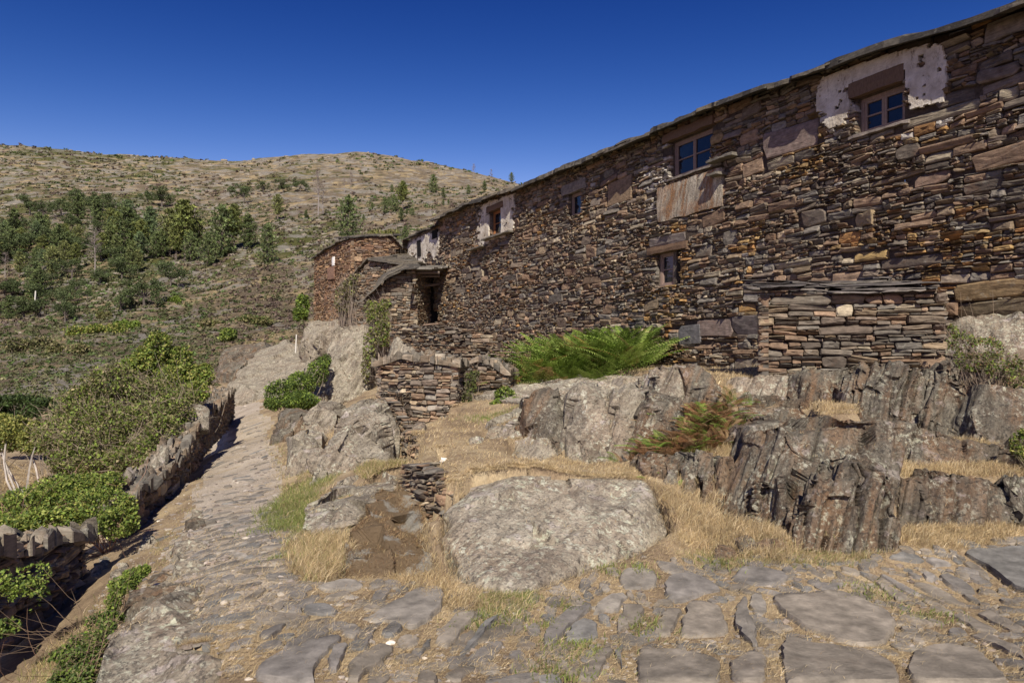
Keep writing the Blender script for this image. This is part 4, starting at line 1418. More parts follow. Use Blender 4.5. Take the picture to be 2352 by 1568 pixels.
# flat lid over the doorway
for k_ in range(7):
    a_, b_ = W(945 + k_ * 9, 618, 27.5 + k_ * .12), W(985 + k_ * 5, 616, 29.3)
    rf.box((a_[0] - .2, a_[1] - .1, a_[2] - .02 + k_ * .012), (b_[0] + .35, b_[1], a_[2] + .05 + k_ * .012), (.15, .135, .115), None, .03)
r_ = rf.build('roof', M['slate'], sh)
mb = MB()
for (y_, d_) in ((626, 27.9), (634, 28.4), (660, 29.0)):
    a_, b_ = W(950, y_, d_), W(1010, y_ + (0 if y_ < 650 else -8), d_)
    mb.tube([a_, b_], .06, 6, (.14, .11, .09))
mb.build('beam', M['wood'], sh)
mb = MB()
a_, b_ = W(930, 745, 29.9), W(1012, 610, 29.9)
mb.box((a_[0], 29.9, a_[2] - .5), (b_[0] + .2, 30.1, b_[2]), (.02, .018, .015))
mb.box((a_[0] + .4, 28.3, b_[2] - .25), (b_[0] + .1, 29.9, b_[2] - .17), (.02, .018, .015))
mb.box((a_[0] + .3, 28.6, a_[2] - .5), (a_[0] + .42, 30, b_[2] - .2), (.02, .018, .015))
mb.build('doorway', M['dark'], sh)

drywall('retaining_wall', [(898, 750, 835, 17.3), (960, 742, 850, 16.6), (1005, 738, 860, 16.0), (1060, 745, 868, 15.6), (1130, 765, 868, 15.2), (1146, 800, 872, 15.0)], .9,
        'tumbledown dry stone platform of thin slates before the shed doorway', hs=.06, asp=(1.8, 5), cap=False, rough=.12)
drywall('retaining_wall', [(868, 830, 985, 12.9), (930, 818, 985, 12.5), (985, 816, 970, 12.3), (1048, 832, 950, 12.25)], .9,
        'square dry stone terrace wall of larger flat blocks left of the terrace path', hs=.085, asp=(2.0, 4.5), bright=1.12)
drywall('retaining_wall', [(872, 900, 1068, 11.3), (905, 930, 1068, 10.7), (940, 985, 1066, 10.0), (962, 1020, 1062, 9.7)], .5,
        'sloping rubble face of small stones beside the leaning pinkish boulder', hs=.055, asp=(1.1, 2.2), cap=False)
drywall('retaining_wall', [(928, 1062, 1200, 6.75), (960, 1068, 1205, 6.4), (1000, 1090, 1195, 6.25), (1040, 1130, 1185, 6.1)], .6,
        'small rubble plug of dark stones between the mossy mound and the slab boulder', hs=.05, asp=(1.0, 2.2), bright=.9, cap=False)
drywall('low_wall', [(1062, 832, 872, 14.3), (1100, 822, 872, 14.1), (1165, 850, 875, 13.9)], .5, 'short broken stub of flat stones at the left end of the bracken', hs=.07, asp=(2, 5))
drywall('path_wall', [(-130, 1330, 1560, 4.15), (-40, 1268, 1470, 4.7), (60, 1240, 1410, 5.3), (140, 1222, 1365, 5.9), (196, 1212, 1335, 6.4)], .42,
        'near stretch of the low slate wall at the lower left', 'wall', 'walls along the path', hs=.06, asp=(2, 5))
drywall('path_wall', [(296, 1148, 1215, 8.0), (330, 1114, 1180, 8.8), (372, 1080, 1140, 9.8), (410, 1046, 1105, 10.8), (436, 1012, 1075, 12)], .42,
        'middle stretch of low path wall with upright stones on top', 'wall', 'walls along the path', rough=.08, hs=.13, asp=(1.1, 2.6))
drywall('path_wall', [(440, 994, 1060, 12.4), (468, 962, 1025, 14.5), (496, 934, 998, 17), (518, 911, 975, 20), (536, 896, 950, 24)], .5,
        'far stretch of the path wall under the leafy shrub', 'wall', 'walls along the path', rough=.10, hs=.09, asp=(1.5, 3.5))
for (x, y0, y1, d, nm) in [(372, 1014, 1060, 10.4, 'pointed grey slate'), (352, 1046, 1075, 10.0, 'thin dark slate'), (290, 1070, 1100, 9.1, 'pale split stone'), (440, 925, 990, 13.2, 'broad slanted slab')]:
    wd_ = 12 if y1 - y0 < 50 else 34
    rock([(x - wd_, y1, d), (x - wd_ * .5, y0 + 8, d + .05), (x + 3, y0, d + .05), (x + wd_ * .8, y0 + 16, d), (x + wd_, y1, d)], nm + ' set upright on the path wall', 'rock', .1 if wd_ < 20 else .3, .05, .012, layer=.05, name='coping_stone', cat='stone', strata=.3)
# ------------------------------------------------------------------ ground sheets (after the rocks and walls have bedded themselves in)
ground_sheets()

# ------------------------------------------------------------------ paving
FLAGS = []


def zoomed(ox, pts): return [(ox + a * .3088, 1084 + b_ * .3088) for a, b_ in pts]


BIGFLAGS = [
    (1176, [(945, 1600), (945, 1310), (1040, 1310), (1300, 1360), (1540, 1410), (1548, 1600)], 'large rectangular flagstone with a square left edge at the bottom of the picture'),
    (1764, [(15, 950), (180, 920), (400, 910), (570, 930), (720, 1000), (870, 1050), (950, 1160), (900, 1270), (830, 1310), (700, 1310), (560, 1290), (380, 1220), (230, 1180), (100, 1060)], 'great oval flagstone ringed with straw'),
    (1764, [(100, 1400), (120, 1260), (180, 1240), (330, 1290), (560, 1320), (800, 1370), (930, 1450), (980, 1600), (110, 1600)], 'long blue brown flagstone just below the great oval one'),
    (1764, [(1040, 1470), (1080, 1360), (1180, 1320), (1350, 1300), (1560, 1370), (1680, 1460), (1800, 1600), (1050, 1600)], 'rounded flagstone with a dark hollow on its left'),
    (1764, [(1430, 610), (1560, 590), (1904, 600), (2050, 700), (2040, 940), (1850, 890), (1700, 800), (1560, 700)], 'wide grey flagstone cut by the right edge of the picture'),
    (1176, [(1240, 1240), (1280, 1110), (1310, 980), (1420, 970), (1540, 990), (1590, 1150), (1600, 1240), (1400, 1250)], 'brown veined flagstone shaped like a trapezium'),
    (1176, [(1125, 880), (1180, 790), (1300, 785), (1420, 830), (1500, 850), (1570, 900), (1380, 940), (1280, 980), (1160, 990)], 'pointed blue grey flagstone below the bare earth'),
    (1176, [(790, 830), (850, 730), (1000, 740), (1090, 770), (1060, 880), (900, 890), (820, 880)], 'rounded flagstone nearest the broad slab boulder'),
    (1176, [(590, 1090), (640, 1000), (770, 920), (860, 930), (840, 1000), (790, 1050)], 'slanting lozenge flagstone between tufts of green grass'),
    (1176, [(220, 1310), (230, 1230), (330, 1120), (450, 1010), (560, 965), (615, 985), (540, 1080), (420, 1190), (300, 1300)], 'long leaning flagstone pointing up to the slab boulder'),
    (1176, [(380, 1270), (430, 1200), (520, 1130), (620, 1115), (640, 1180), (640, 1280), (540, 1280), (440, 1290)], 'squarish flagstone above a dark green grass tuft'),
    (1176, [(775, 1250), (800, 1100), (830, 1010), (900, 1000), (980, 1030), (970, 1130), (850, 1180)], 'flagstone shaped like a boot, pointed at its lower end'),
    (1176, [(1660, 990), (1740, 930), (1752, 1100), (1800, 1200), (1840, 1340), (1720, 1250), (1660, 1140)], 'dark upright splinter of slate set in the paving'),
    (1176, [(1760, 930), (1850, 910), (1900, 1000), (1870, 1120), (1790, 1080)], 'broken dark slate beside the upright splinter'),
    (1176, [(470, 1600), (560, 1430), (650, 1320), (760, 1320), (700, 1440), (600, 1600)], 'narrow flagstone running off the bottom edge'),
    (1176, [(1630, 830), (1690, 735), (1904, 740), (2060, 800), (2000, 860), (1800, 855)], 'flat pentagonal flagstone at the edge of the straw'),
    (1176, [(1600, 1450), (1720, 1370), (1860, 1370), (1900, 1420), (1880, 1600), (1650, 1600)], 'speckled flagstone between the rectangular and the long blue brown one'),
    (588, [(0, 1480), (80, 1430), (330, 1310), (500, 1250), (650, 1240), (560, 1340), (430, 1480), (445, 1600), (0, 1600)], 'huge smooth pavement slab with a stepped right edge'),
    (588, [(680, 1480), (720, 1430), (860, 1330), (950, 1285), (1060, 1310), (1000, 1400), (880, 1480), (740, 1600), (690, 1600)], 'smooth kite shaped pavement slab'),
    (588, [(1310, 1300), (1380, 1180), (1520, 1050), (1600, 1040), (1660, 1060), (1560, 1190), (1430, 1340)], 'long tongue shaped pavement slab'),
    (588, [(760, 1120), (900, 1060), (1050, 1010), (1250, 880), (1350, 830), (1400, 900), (1400, 1020), (1300, 1120), (1150, 1200), (1100, 1150), (950, 1130)], 'wrinkled bedrock hump in the middle of the paving'),
    (588, [(340, 1050), (400, 1000), (540, 1000), (620, 1050), (500, 1090), (380, 1085)], 'small smooth slab in front of the mossy mound'),
]
SMALLFLAGS = [
    (1176, [(1060, 690), (1200, 700), (1310, 750), (1200, 770), (1110, 750)]), (1176, [(1060, 1190), (1160, 1050), (1270, 1060), (1220, 1150), (1160, 1260), (1040, 1220)]),
    (1764, [(1060, 840), (1130, 840), (1300, 920), (1530, 1015), (1400, 1010), (1200, 930)]), (1764, [(880, 640), (1000, 615), (1150, 660), (1180, 700), (950, 690)]),
    (1764, [(1250, 760), (1350, 790), (1500, 860), (1555, 930), (1450, 930), (1320, 860)]), (588, [(910, 1240), (980, 1160), (1040, 1125), (1110, 1200), (1010, 1250)]),
    (588, [(620, 1170), (720, 1140), (790, 1180), (720, 1270), (650, 1230)]), (588, [(620, 970), (700, 930), (770, 940), (740, 960)]),
    (588, [(60, 830), (100, 780), (260, 770), (370, 805), (250, 830)]), (588, [(10, 1230), (100, 1160), (240, 1120), (180, 1200), (80, 1260)]),
    (588, [(430, 870), (650, 830), (830, 840), (760, 890), (520, 900)]), (588, [(760, 1330), (800, 1260), (900, 1160), (880, 1230), (810, 1340)]),
    (1764, [(640, 770), (700, 760), (780, 800), (720, 810)]), (1764, [(780, 830), (850, 830), (1060, 970), (960, 985)]), (1764, [(810, 790), (860, 785), (1180, 950), (1060, 930)]),
    (1764, [(1150, 640), (1260, 650), (1390, 740), (1240, 735)]), (1764, [(1350, 1080), (1430, 1070), (1740, 1210), (1580, 1210)]), (1764, [(1540, 1060), (1640, 1030), (1904, 1180), (1880, 1230), (1680, 1140)]),
    (1764, [(1480, 1230), (1600, 1220), (1904, 1330), (1904, 1420), (1680, 1320)]), (1764, [(1140, 770), (1230, 770), (1260, 830), (1170, 830)]), (1764, [(290, 760), (360, 750), (480, 810), (400, 820)]),
    (1764, [(310, 850), (450, 835), (580, 860), (480, 900), (370, 890)]), (1764, [(570, 905), (680, 925), (800, 965), (680, 970)]), (1764, [(1430, 690), (1520, 690), (1660, 810), (1640, 830)]),
    (1176, [(840, 1280), (800, 1400), (830, 1500), (760, 1380)]), (588, [(560, 1320), (680, 1280), (660, 1400), (560, 1540), (530, 1500)]), (588, [(1030, 1300), (1090, 1240), (1220, 1240), (1180, 1320), (1080, 1350)]),
    (588, [(1400, 1560), (1440, 1480), (1530, 1460), (1680, 1460), (1560, 1530), (1500, 1600)]), (588, [(1180, 1400), (1290, 1260), (1310, 1270), (1200, 1420)]), (588, [(1490, 1400), (1700, 1160), (1830, 1090), (1800, 1130), (1560, 1390)]),
]
FLAGC = np.array([(.215, .19, .16), (.19, .17, .15), (.235, .20, .16), (.175, .165, .15), (.205, .175, .14)])


def flag(mb, poly3, thick, col, dens=0.05, rough=0.006):
    """flat worn slab from a world polygon: rounded rim and slightly domed, rough top"""
    P = np.asarray(poly3, float)
    c = P.mean(0)
    A = np.c_[P[:, :2] - c[:2], np.ones(len(P))]
    g = np.linalg.lstsq(A, P[:, 2], rcond=None)[0]
    g[:2] = np.clip(g[:2], -.25, .25)
    ring = []
    n = len(P)
    for i in range(n):
        a, b_ = P[i], P[(i + 1) % n]
        m = max(1, int(np.linalg.norm(b_ - a) / dens))
        for k in range(m):
            ring.append(a + (b_ - a) * k / m)
    R = np.array(ring)[:, :2]
    for _ in range(1):
        R = R * .5 + .25 * (np.roll(R, 1, 0) + np.roll(R, -1, 0))
    R = R + rng.normal(0, dens * .13, R.shape)
    size = np.sqrt(np.ptp(R[:, 0]) * np.ptp(R[:, 1]))
    m = len(R)
    steps = [(1.02, -.10), (1.0, thick * .35), (1 - .03 / max(size, .12) * .9, thick), (.82, thick), (.62, thick), (.4, thick), (.18, thick)]
    V = []
    for s, h in steps:
        q = c[:2] + (R - c[:2]) * s
        z = (q - c[:2]) @ g[:2] + g[2] + h
        if s < 1:
            z = z + fbm(np.c_[q * 5, q[:, 0] * 0], 4, 91) * rough * 2 + fbm(np.c_[q * 22, q[:, 0] * 0], 2, 92) * rough * .6
        else:
            z = z + rng.normal(0, .003, m)
        V.append(np.c_[q, z])
    V.append(np.array([[c[0], c[1], g[2] + thick]]))
    V = np.concatenate(V)
    a = np.arange(m)
    nx = (a + 1) % m
    f = [np.stack([a + k * m, nx + k * m, nx + (k + 1) * m, a + (k + 1) * m], -1) for k in range(len(steps) - 1)]
    k = len(steps) - 1
    f.append(np.stack([a + k * m, nx + k * m, np.full(m, len(V) - 1)], -1))
    # keep upward orientation
    ar = np.sum(R[:, 0] * np.roll(R[:, 1], -1) - np.roll(R[:, 0], -1) * R[:, 1])
    if ar < 0:
        f = [x[:, ::-1] for x in f]
    mb.add(V, f, col)
    return c


flagpx = []
for ox, pts, lab in BIGFLAGS:
    pp = zoomed(ox, pts)
    P, ok = hit([p[0] for p in pp], [min(p[1], 1574) for p in pp])
    flagpx.append(pp)
    mb = MB()
    c = flag(mb, P, random.uniform(.018, .032), FLAGC[random.randrange(len(FLAGC))] * random.uniform(.9, 1.1))
    root_ = c.copy()
    mb.v[0] = mb.v[0] - c
    o = mb.build('flagstone', M['flag'], smooth=True)
    o.location = c
    tag(o, lab, 'flagstone', 'large flagstones of the paving')
    o.data.set_sharp_from_angle(angle=math.radians(50))
mb = MB()
for ox, pts in SMALLFLAGS:
    pp = zoomed(ox, pts)
    P, ok = hit([p[0] for p in pp], [min(p[1], 1574) for p in pp])
    flagpx.append(pp)
    flag(mb, P, random.uniform(.014, .026), FLAGC[random.randrange(len(FLAGC))] * random.uniform(.75, 1.1), .04)
# smaller stones between them, and the rough pitching of the lane to the left
taken = []
PAVE = [(400, 1340), (560, 1310), (760, 1345), (1000, 1340), (1180, 1385), (1420, 1310), (1700, 1275), (1960, 1290), (2352, 1240), (2380, 1568), (520, 1568), (430, 1430)]
tries = 0
while tries < 14000:
    tries += 1
    px, py = random.uniform(370, 2380), random.uniform(960, 1568)
    lane = px < 720 and py < 1420
    if not (inpoly(np.array(px), np.array(py), PAVE) or (lane and inpoly(np.array(px), np.array(py), [(400, 1430), (395, 1240), (480, 1110), (540, 960), (595, 960), (630, 1100), (690, 1290), (700, 1430)]))):
        continue
    if any(inpoly(np.array(px), np.array(py), f_) for f_ in flagpx):
        continue
    P, ok = hit([px], [py])
    x, y, z = P[0]
    left = px < 1250
    if py < 1180 and random.random() < .86:
        continue
    a_, b_ = (random.uniform(.04, .17), random.uniform(.03, .07)) if not left else (random.uniform(.06, .24), random.uniform(.035, .08))
    if any((x - t[0]) ** 2 + (y - t[1]) ** 2 < ((a_ * .8 + t[2]) * .6) ** 2 for t in taken):
        continue
    # stay off the named flags
    pr = [(CX + (x + dx) / (y + dy) * FPX, HY - (z - CAMZ) / (y + dy) * FPX) for dx, dy in ((a_, 0), (-a_, 0), (0, b_), (0, -b_))]
    if any(inpoly(np.array(q_[0]), np.array(q_[1]), f_) for q_ in pr for f_ in flagpx):
        continue
    taken.append((x, y, a_ * .75))
    ang = random.gauss(.75 if 700 < px < 1500 else (.2 if px <= 700 else -.6), .45)
    k = random.randint(6, 9)
    th = np.sort(rng.uniform(0, 6.28, k)) * .5 + np.linspace(0, 6.28, k, endpoint=False) * .5
    ra = rng.uniform(.75, 1.15, k)
    lx, ly = np.cos(th) * a_ * ra, np.sin(th) * b_ * ra
    X_, Y_ = x + lx * math.cos(ang) - ly * math.sin(ang), y + lx * math.sin(ang) + ly * math.cos(ang)
    flag(mb, np.c_[X_, Y_, zt(X_, Y_)], random.uniform(.006, .024), FLAGC[random.randrange(len(FLAGC))] * random.uniform(.7, 1.1), .035, .004)
tag(mb.build('stone_paving', M['flag'], smooth=True), kind='structure').data.set_sharp_from_angle(angle=math.radians(45))

ico = bmesh.new()
bmesh.ops.create_icosphere(ico, subdivisions=1, radius=1)
IV = np.array([v.co[:] for v in ico.verts])
IF = np.array([[v.index for v in f.verts] for f in ico.faces])
ico.free()


def pebbles(mb, Q, lo, hi, cols):
    n = len(Q)
    r = lo * (hi / lo) ** (rng.random(n) ** 2.2) * np.sqrt(np.maximum(Q[:, 1], 4) / 6)
    V = IV[None] * (1 + rng.uniform(-.35, .35, (n, len(IV), 1))) * r[:, None, None] * np.stack([rng.uniform(.8, 1.6, n), rng.uniform(.7, 1.3, n), rng.uniform(.35, .7, n)], -1)[:, None]
    V = V + Q[:, None]
    c = cols[rng.integers(0, len(cols), n)] * np.exp(rng.normal(0, .25, n))[:, None]
    mb.add(V.reshape(-1, 3), [(IF[None] + (np.arange(n) * len(IV))[:, None, None]).reshape(-1, 3)], np.repeat(c, len(IV), 0))


px_, py_ = rng.uniform(180, 2352, 34000), rng.uniform(925, 1568, 34000)
k_ = inpoly(px_, py_, PATH_POLY) | inpoly(px_, py_, [(200, 1420), (330, 1200), (470, 1050), (500, 1060), (430, 1250), (300, 1450)]) | (inpoly(px_, py_, [(380, 1240), (700, 1300), (1180, 1370), (2352, 1250), (2352, 1568), (380, 1568)]) & (rng.random(len(px_)) < .25))
Q, ok = hit(px_[k_], py_[k_], 2.5, 40)
mb = MB()
pebbles(mb, Q[ok], .004, .035, np.array([(.27, .235, .20), (.22, .19, .165), (.30, .26, .21), (.20, .16, .13), (.24, .20, .17)]))
tag(mb.build('gravel', M['flag']), 'loose gravel and stone chips on the path', 'gravel', kind='stuff')

# ------------------------------------------------------------------ grass and straw
STRAW = np.array([(.54, .41, .225), (.46, .34, .18), (.66, .54, .34), (.36, .26, .145), (.56, .43, .25), (.30, .21, .12), (.50, .39, .20)])
GREEN = np.array([(.17, .21, .05), (.22, .25, .075), (.14, .175, .045), (.30, .29, .11)])
MIXED = np.r_[STRAW, GREEN[:2], np.array([(.3, .27, .1), (.34, .3, .12)])]


def blades(mb, base, h, wd, lean, cols, wind=(0, 0)):
    n = len(base)
    az = rng.uniform(0, 2 * math.pi, n)
    ln = np.abs(rng.normal(lean, .45 + .25 * lean, n))
    h = h * .48
    dx = np.stack([np.cos(az), np.sin(az)], -1) * ln[:, None] + np.array(wind)
    hh = h * rng.uniform(.55, 1.25, n)
    side = np.stack([-np.sin(az + 1.2), np.cos(az + 1.2)], -1)
    sw = wd * rng.uniform(.6, 1.3, n)
    sc = 1 / np.sqrt(1 + (dx ** 2).sum(1))
    up = np.c_[dx, np.ones(n)] * (hh * sc)[:, None]
    b = np.c_[base[:, :2], base[:, 2] - .01]
    mid = b + up * .55 * np.array([.8, .8, 1.12])
    tip = b + up * np.array([1.15, 1.15, .92])
    s3 = np.c_[side * sw[:, None], np.zeros(n)]
    V = np.stack([b - s3, b + s3, mid - s3 * .75, mid + s3 * .75, tip], 1).reshape(-1, 3)
    i = (np.arange(n) * 5)[:, None]
    c = cols[rng.integers(0, len(cols), n)] * np.exp(rng.normal(0, .2, n))[:, None]
    mb.add(V, [np.array([0, 1, 3, 2]) + i, np.array([2, 3, 4]) + i], np.repeat(c, 5, 0))


def scatter(poly, n, patch=0.0, seed=0, dmin=2.0, dmax=60):
    P = np.array(poly, float)
    px = rng.uniform(P[:, 0].min(), P[:, 0].max(), n)
    py = rng.uniform(P[:, 1].min(), P[:, 1].max(), n)
    k = inpoly(px, py, poly)
    px, py = px[k], py[k]
    Q, ok = hit(px, py, dmin, dmax)
    Q = Q[ok]
    if patch:
        g = fbm(np.c_[Q[:, :2] * 2.2, Q[:, 0] * 0], 3, 40 + seed)
        Q = Q[g > patch - rng.uniform(0, .5, len(Q))]
    return Q


def tufts(Q, per, spread):
    return np.repeat(Q, per, 0) + np.c_[rng.normal(0, spread, (len(Q) * per, 2)), np.zeros(len(Q) * per)]


mb = MB()
# straw lying on the paving joints and bare ground
Q = scatter([(380, 1190), (760, 1300), (1180, 1370), (1560, 1230), (1700, 1270), (2420, 1180), (2420, 1568), (360, 1568)], 70000, .0, 1)
pxq = CX + Q[:, 0] / Q[:, 1] * FPX
pyq = HY - (Q[:, 2] - CAMZ) / Q[:, 1] * FPX
inside = np.zeros(len(Q), bool)
for f_ in flagpx:
    inside |= inpoly(pxq, pyq, f_)
Q = Q[~inside | (rng.random(len(Q)) < .09)]
blades(mb, Q + np.array([0, 0, .018]), .12, .0011, 2.4, STRAW)
blades(mb, Q[::3], .045, .0013, .9, STRAW)
Q = scatter([(930, 1180), (940, 1000), (1040, 950), (1200, 930), (1460, 1040), (1500, 1110), (1300, 1090), (1080, 1110)], 12000, .0, 2)
blades(mb, Q + np.array([0, 0, .015]), .12, .003, 1.9, STRAW)
# thin cover of dead grass over all the open ground
Q = scatter([(600, 1340), (620, 950), (900, 830), (1200, 850), (2900, 820), (2900, 1500), (2420, 1280), (1700, 1290), (1200, 1400)], 42000, .0, 5, 3, 40)
d_ = Q[:, 1]
Q = Q[rng.random(len(Q)) < .9]
blades(mb, tufts(Q, 3, .03), .075, .0016, 1.4, STRAW)
Q = scatter([(620, 960), (900, 830), (1180, 860), (2400, 830), (2400, 1000), (1500, 900), (1200, 930), (900, 1100)], 9000, .0, 6, 8, 40)
blades(mb, tufts(Q, 3, .06), .14, .005, 1.2, STRAW)
Q = scatter([(180, 1568), (200, 1420), (380, 1230), (480, 1020), (520, 950), (540, 960), (470, 1100), (400, 1300), (260, 1568)], 4000, .0, 7, 3, 30)
blades(mb, tufts(Q, 2, .03), .07, .002, 1.3, STRAW)
# standing dry grass
for poly, n, h, wd, lean, cols in [
    ([(598, 935), (640, 1010), (720, 1090), (790, 1090), (720, 1200), (690, 1340), (640, 1250), (645, 1120), (610, 1010)], 1500, .16, .004, .7, MIXED),
    ([(660, 1260), (790, 1200), (800, 1300), (740, 1345), (680, 1330)], 900, .26, .003, .75, np.r_[STRAW, GREEN[3:]]),
    ([(590, 1180), (690, 1110), (780, 1090), (740, 1130), (700, 1230), (620, 1220)], 900, .22, .0035, .7, GREEN),
    ([(900, 1330), (960, 1270), (1020, 1300), (1060, 1370), (1200, 1380), (1180, 1420), (1000, 1390)], 1300, .16, .003, 1.0, STRAW),
    ([(1100, 1370), (1230, 1370), (1210, 1400), (1120, 1410)], 300, .10, .003, .7, GREEN),
    ([(1500, 1150), (1560, 1100), (1740, 1190), (1830, 1260), (1800, 1300), (1560, 1260)], 2200, .22, .003, .9, STRAW),
    ([(1560, 1280), (1700, 1250), (2060, 1260), (1960, 1300), (1700, 1310)], 1300, .12, .003, .9, MIXED),
    ([(2050, 1250), (2080, 1195), (2330, 1190), (2352, 1240), (2200, 1260)], 1500, .16, .003, .9, STRAW),
    ([(2000, 1075), (2030, 1010), (2120, 1050), (2352, 1060), (2400, 1100), (2080, 1098)], 2000, .2, .0035, 1.0, STRAW),
    ([(1660, 960), (1720, 1000), (1740, 1060), (1650, 1060), (1600, 1040)], 600, .22, .003, .9, STRAW),
    ([(1480, 880), (1530, 835), (1770, 838), (1860, 870), (1600, 900)], 900, .18, .004, .9, STRAW),
    ([(1080, 905), (1210, 865), (1480, 862), (1560, 900), (1340, 900), (1220, 925)], 1300, .16, .004, .9, MIXED),
    ([(1180, 1060), (1300, 1040), (1460, 1075), (1500, 1110), (1380, 1085)], 900, .13, .003, .9, STRAW),
    ([(1840, 930), (1900, 925), (2000, 945), (1900, 960)], 500, .14, .003, .9, STRAW),
    ([(720, 1060), (760, 980), (850, 910), (890, 900), (800, 960)], 900, .28, .004, .7, STRAW),
    ([(820, 1085), (870, 1050), (930, 1060), (920, 1085), (840, 1100)], 700, .2, .004, .8, MIXED),
    ([(200, 1400), (330, 1290), (440, 1140), (470, 1060), (490, 1060), (420, 1250), (330, 1360), (230, 1500)], 1000, .14, .003, .9, MIXED),
    ([(60, 1568), (150, 1450), (250, 1400), (230, 1480), (200, 1568)], 700, .16, .003, .9, MIXED),
    ([(0, 1130), (0, 1060), (110, 1080), (110, 1120)], 500, .2, .006, .9, STRAW),
    ([(560, 830), (690, 740), (750, 770), (740, 810), (620, 835)], 700, .35, .012, .8, STRAW),
]:
    Q = scatter(poly, int(n * 1.3), .0, n)
    blades(mb, tufts(Q, 9, .035), h, wd * .55, lean + .15, cols)
tag(mb.build('dry_grass', M['straw']), 'dry straw coloured grass over the ground', 'grass', kind='stuff')
mb = MB()
for (x, y, r, n) in [(1330, 1500, .12, 300), (1270, 1440, .05, 90), (1300, 1395, .06, 90), (1110, 1440, .09, 220), (1470, 1440, .09, 220), (1180, 1430, .07, 160), (1290, 1560, .1, 250), (650, 1210, .2, 500), (700, 1180, .25, 500), (1400, 1320, .06, 120),
                     (1470, 1310, .06, 120), (1650, 1300, .1, 200), (640, 1285, .08, 100), (2000, 1370, .12, 200), (2130, 1420, .1, 160), (900, 1060, .15, 300), (1215, 868, .3, 400), (1230, 900, .3, 400), (1140, 960, .25, 400), (1100, 965, .2, 200)]:
    Q, ok = hit([x], [y])
    B_ = np.repeat(Q, n, 0) + np.c_[rng.normal(0, r, (n, 2)) * [1, .7], np.zeros(n)]
    B_[:, 2] = zt(B_[:, 0], B_[:, 1]) + .02
    blades(mb, B_, .09 + .03 * (y < 1000), .003, .7, GREEN)
tag(mb.build('green_grass', M['leaf']), 'tufts of green grass among the stones', 'grass', kind='stuff')

def on_mesh(o, n, upmin=.1):
    me = o.data
    v = np.zeros(len(me.vertices) * 3, np.float32)
    me.vertices.foreach_get('co', v)
    nr = np.zeros(len(me.vertices) * 3, np.float32)
    me.vertices.foreach_get('normal', nr)
    v, nr = v.reshape(-1, 3) + np.array(o.location), nr.reshape(-1, 3)
    k = rng.choice(len(v), n)
    k = k[(nr[k, 2] > upmin)]
    return v[k]


mound = bpy.data.objects['mossy_mound']
mb = MB()
Q = on_mesh(mound, 34000, -.2)
g = fbm(Q * 4, 3, 12)
Q = Q[g > -.25]
blades(mb, Q, .09, .0022, 1.3, np.array([(.20, .12, .065), (.26, .165, .09), (.16, .10, .055), (.32, .22, .12), (.40, .30, .16)]))
mb.build('dead_grass', M['straw'], mound)['kind'] = 'stuff'
mb = MB()
for o in [o for o in COL.objects if o.name.startswith('rock_outcrop') and 3 < o.location.y < 11]:
    Q = on_mesh(o, 900, .72)
    if len(Q):
        g = fbm(Q * 3, 3, 21)
        Q = Q[g > .12]
        blades(mb, tufts(Q, 4, .02), .075, .0022, 1.2, STRAW)
tag(mb.build('rock_grass', M['straw']), 'dry grass rooted in the rock crevices', 'grass', kind='stuff')

# ------------------------------------------------------------------ shrubs, brambles, ferns
def leaves(mb, C, size, cols, fold=.25, aspect=.62, updir=.6):
    n = len(C)
    nr = rng.normal(0, 1, (n, 3)) + np.array([0, -.15, updir])
    nr /= np.linalg.norm(nr, axis=1, keepdims=True)
    a = np.cross(nr, rng.normal(0, 1, (n, 3)))
    a /= np.linalg.norm(a, axis=1, keepdims=True)
    b = np.cross(nr, a)
    s = size * rng.uniform(.6, 1.35, n)[:, None]
    V = np.stack([C - a * s, C - b * s * aspect + nr * s * fold, C + a * s, C + b * s * aspect + nr * s * fold], 1).reshape(-1, 3)
    i = (np.arange(n) * 4)[:, None]
    c = cols[rng.integers(0, len(cols), n)] * np.exp(rng.normal(0, .22, n))[:, None]
    mb.add(V, [np.array([0, 1, 2]) + i, np.array([0, 2, 3]) + i], np.repeat(c, 4, 0))


def blobpts(blobs, n, gate=.0, shell=.55, freq=3.0, seed=3):
    B = np.array([[*W(x, y, d), r * d / FPX, ry * d / FPX] for x, y, d, r, ry in blobs])
    wgt = B[:, 3] ** 2
    k = rng.choice(len(B), n, p=wgt / wgt.sum())
    u = rng.normal(0, 1, (n, 3))
    u /= np.linalg.norm(u, axis=1, keepdims=True)
    rr = (rng.random(n) * (1 - shell ** 3) + shell ** 3) ** (1 / 3)
    rr = rr * (1 + .28 * fbm(u * 2.2 + B[k, :3] * 3, 3, seed))
    P = B[k, :3] + u * rr[:, None] * np.c_[B[k, 3], B[k, 3] * .9, B[k, 4]]
    g = fbm(P * freq / max(B[:, 3].mean(), .15) * .6, 3, seed + 5)
    return P[g > gate - .25 * rng.random(n)]


def twigs(mb, base, tips, rad, col, bend=.15, n=6):
    for t in tips:
        b = base[random.randrange(len(base))] if isinstance(base, list) else base
        m = (b + t) / 2 + rng.normal(0, bend, 3) * np.linalg.norm(t - b)
        u = np.linspace(0, 1, n)[:, None]
        pts = (1 - u) ** 2 * b + 2 * u * (1 - u) * m + u ** 2 * t
        mb.tube(pts, np.linspace(rad, rad * .3, n), 4, col)


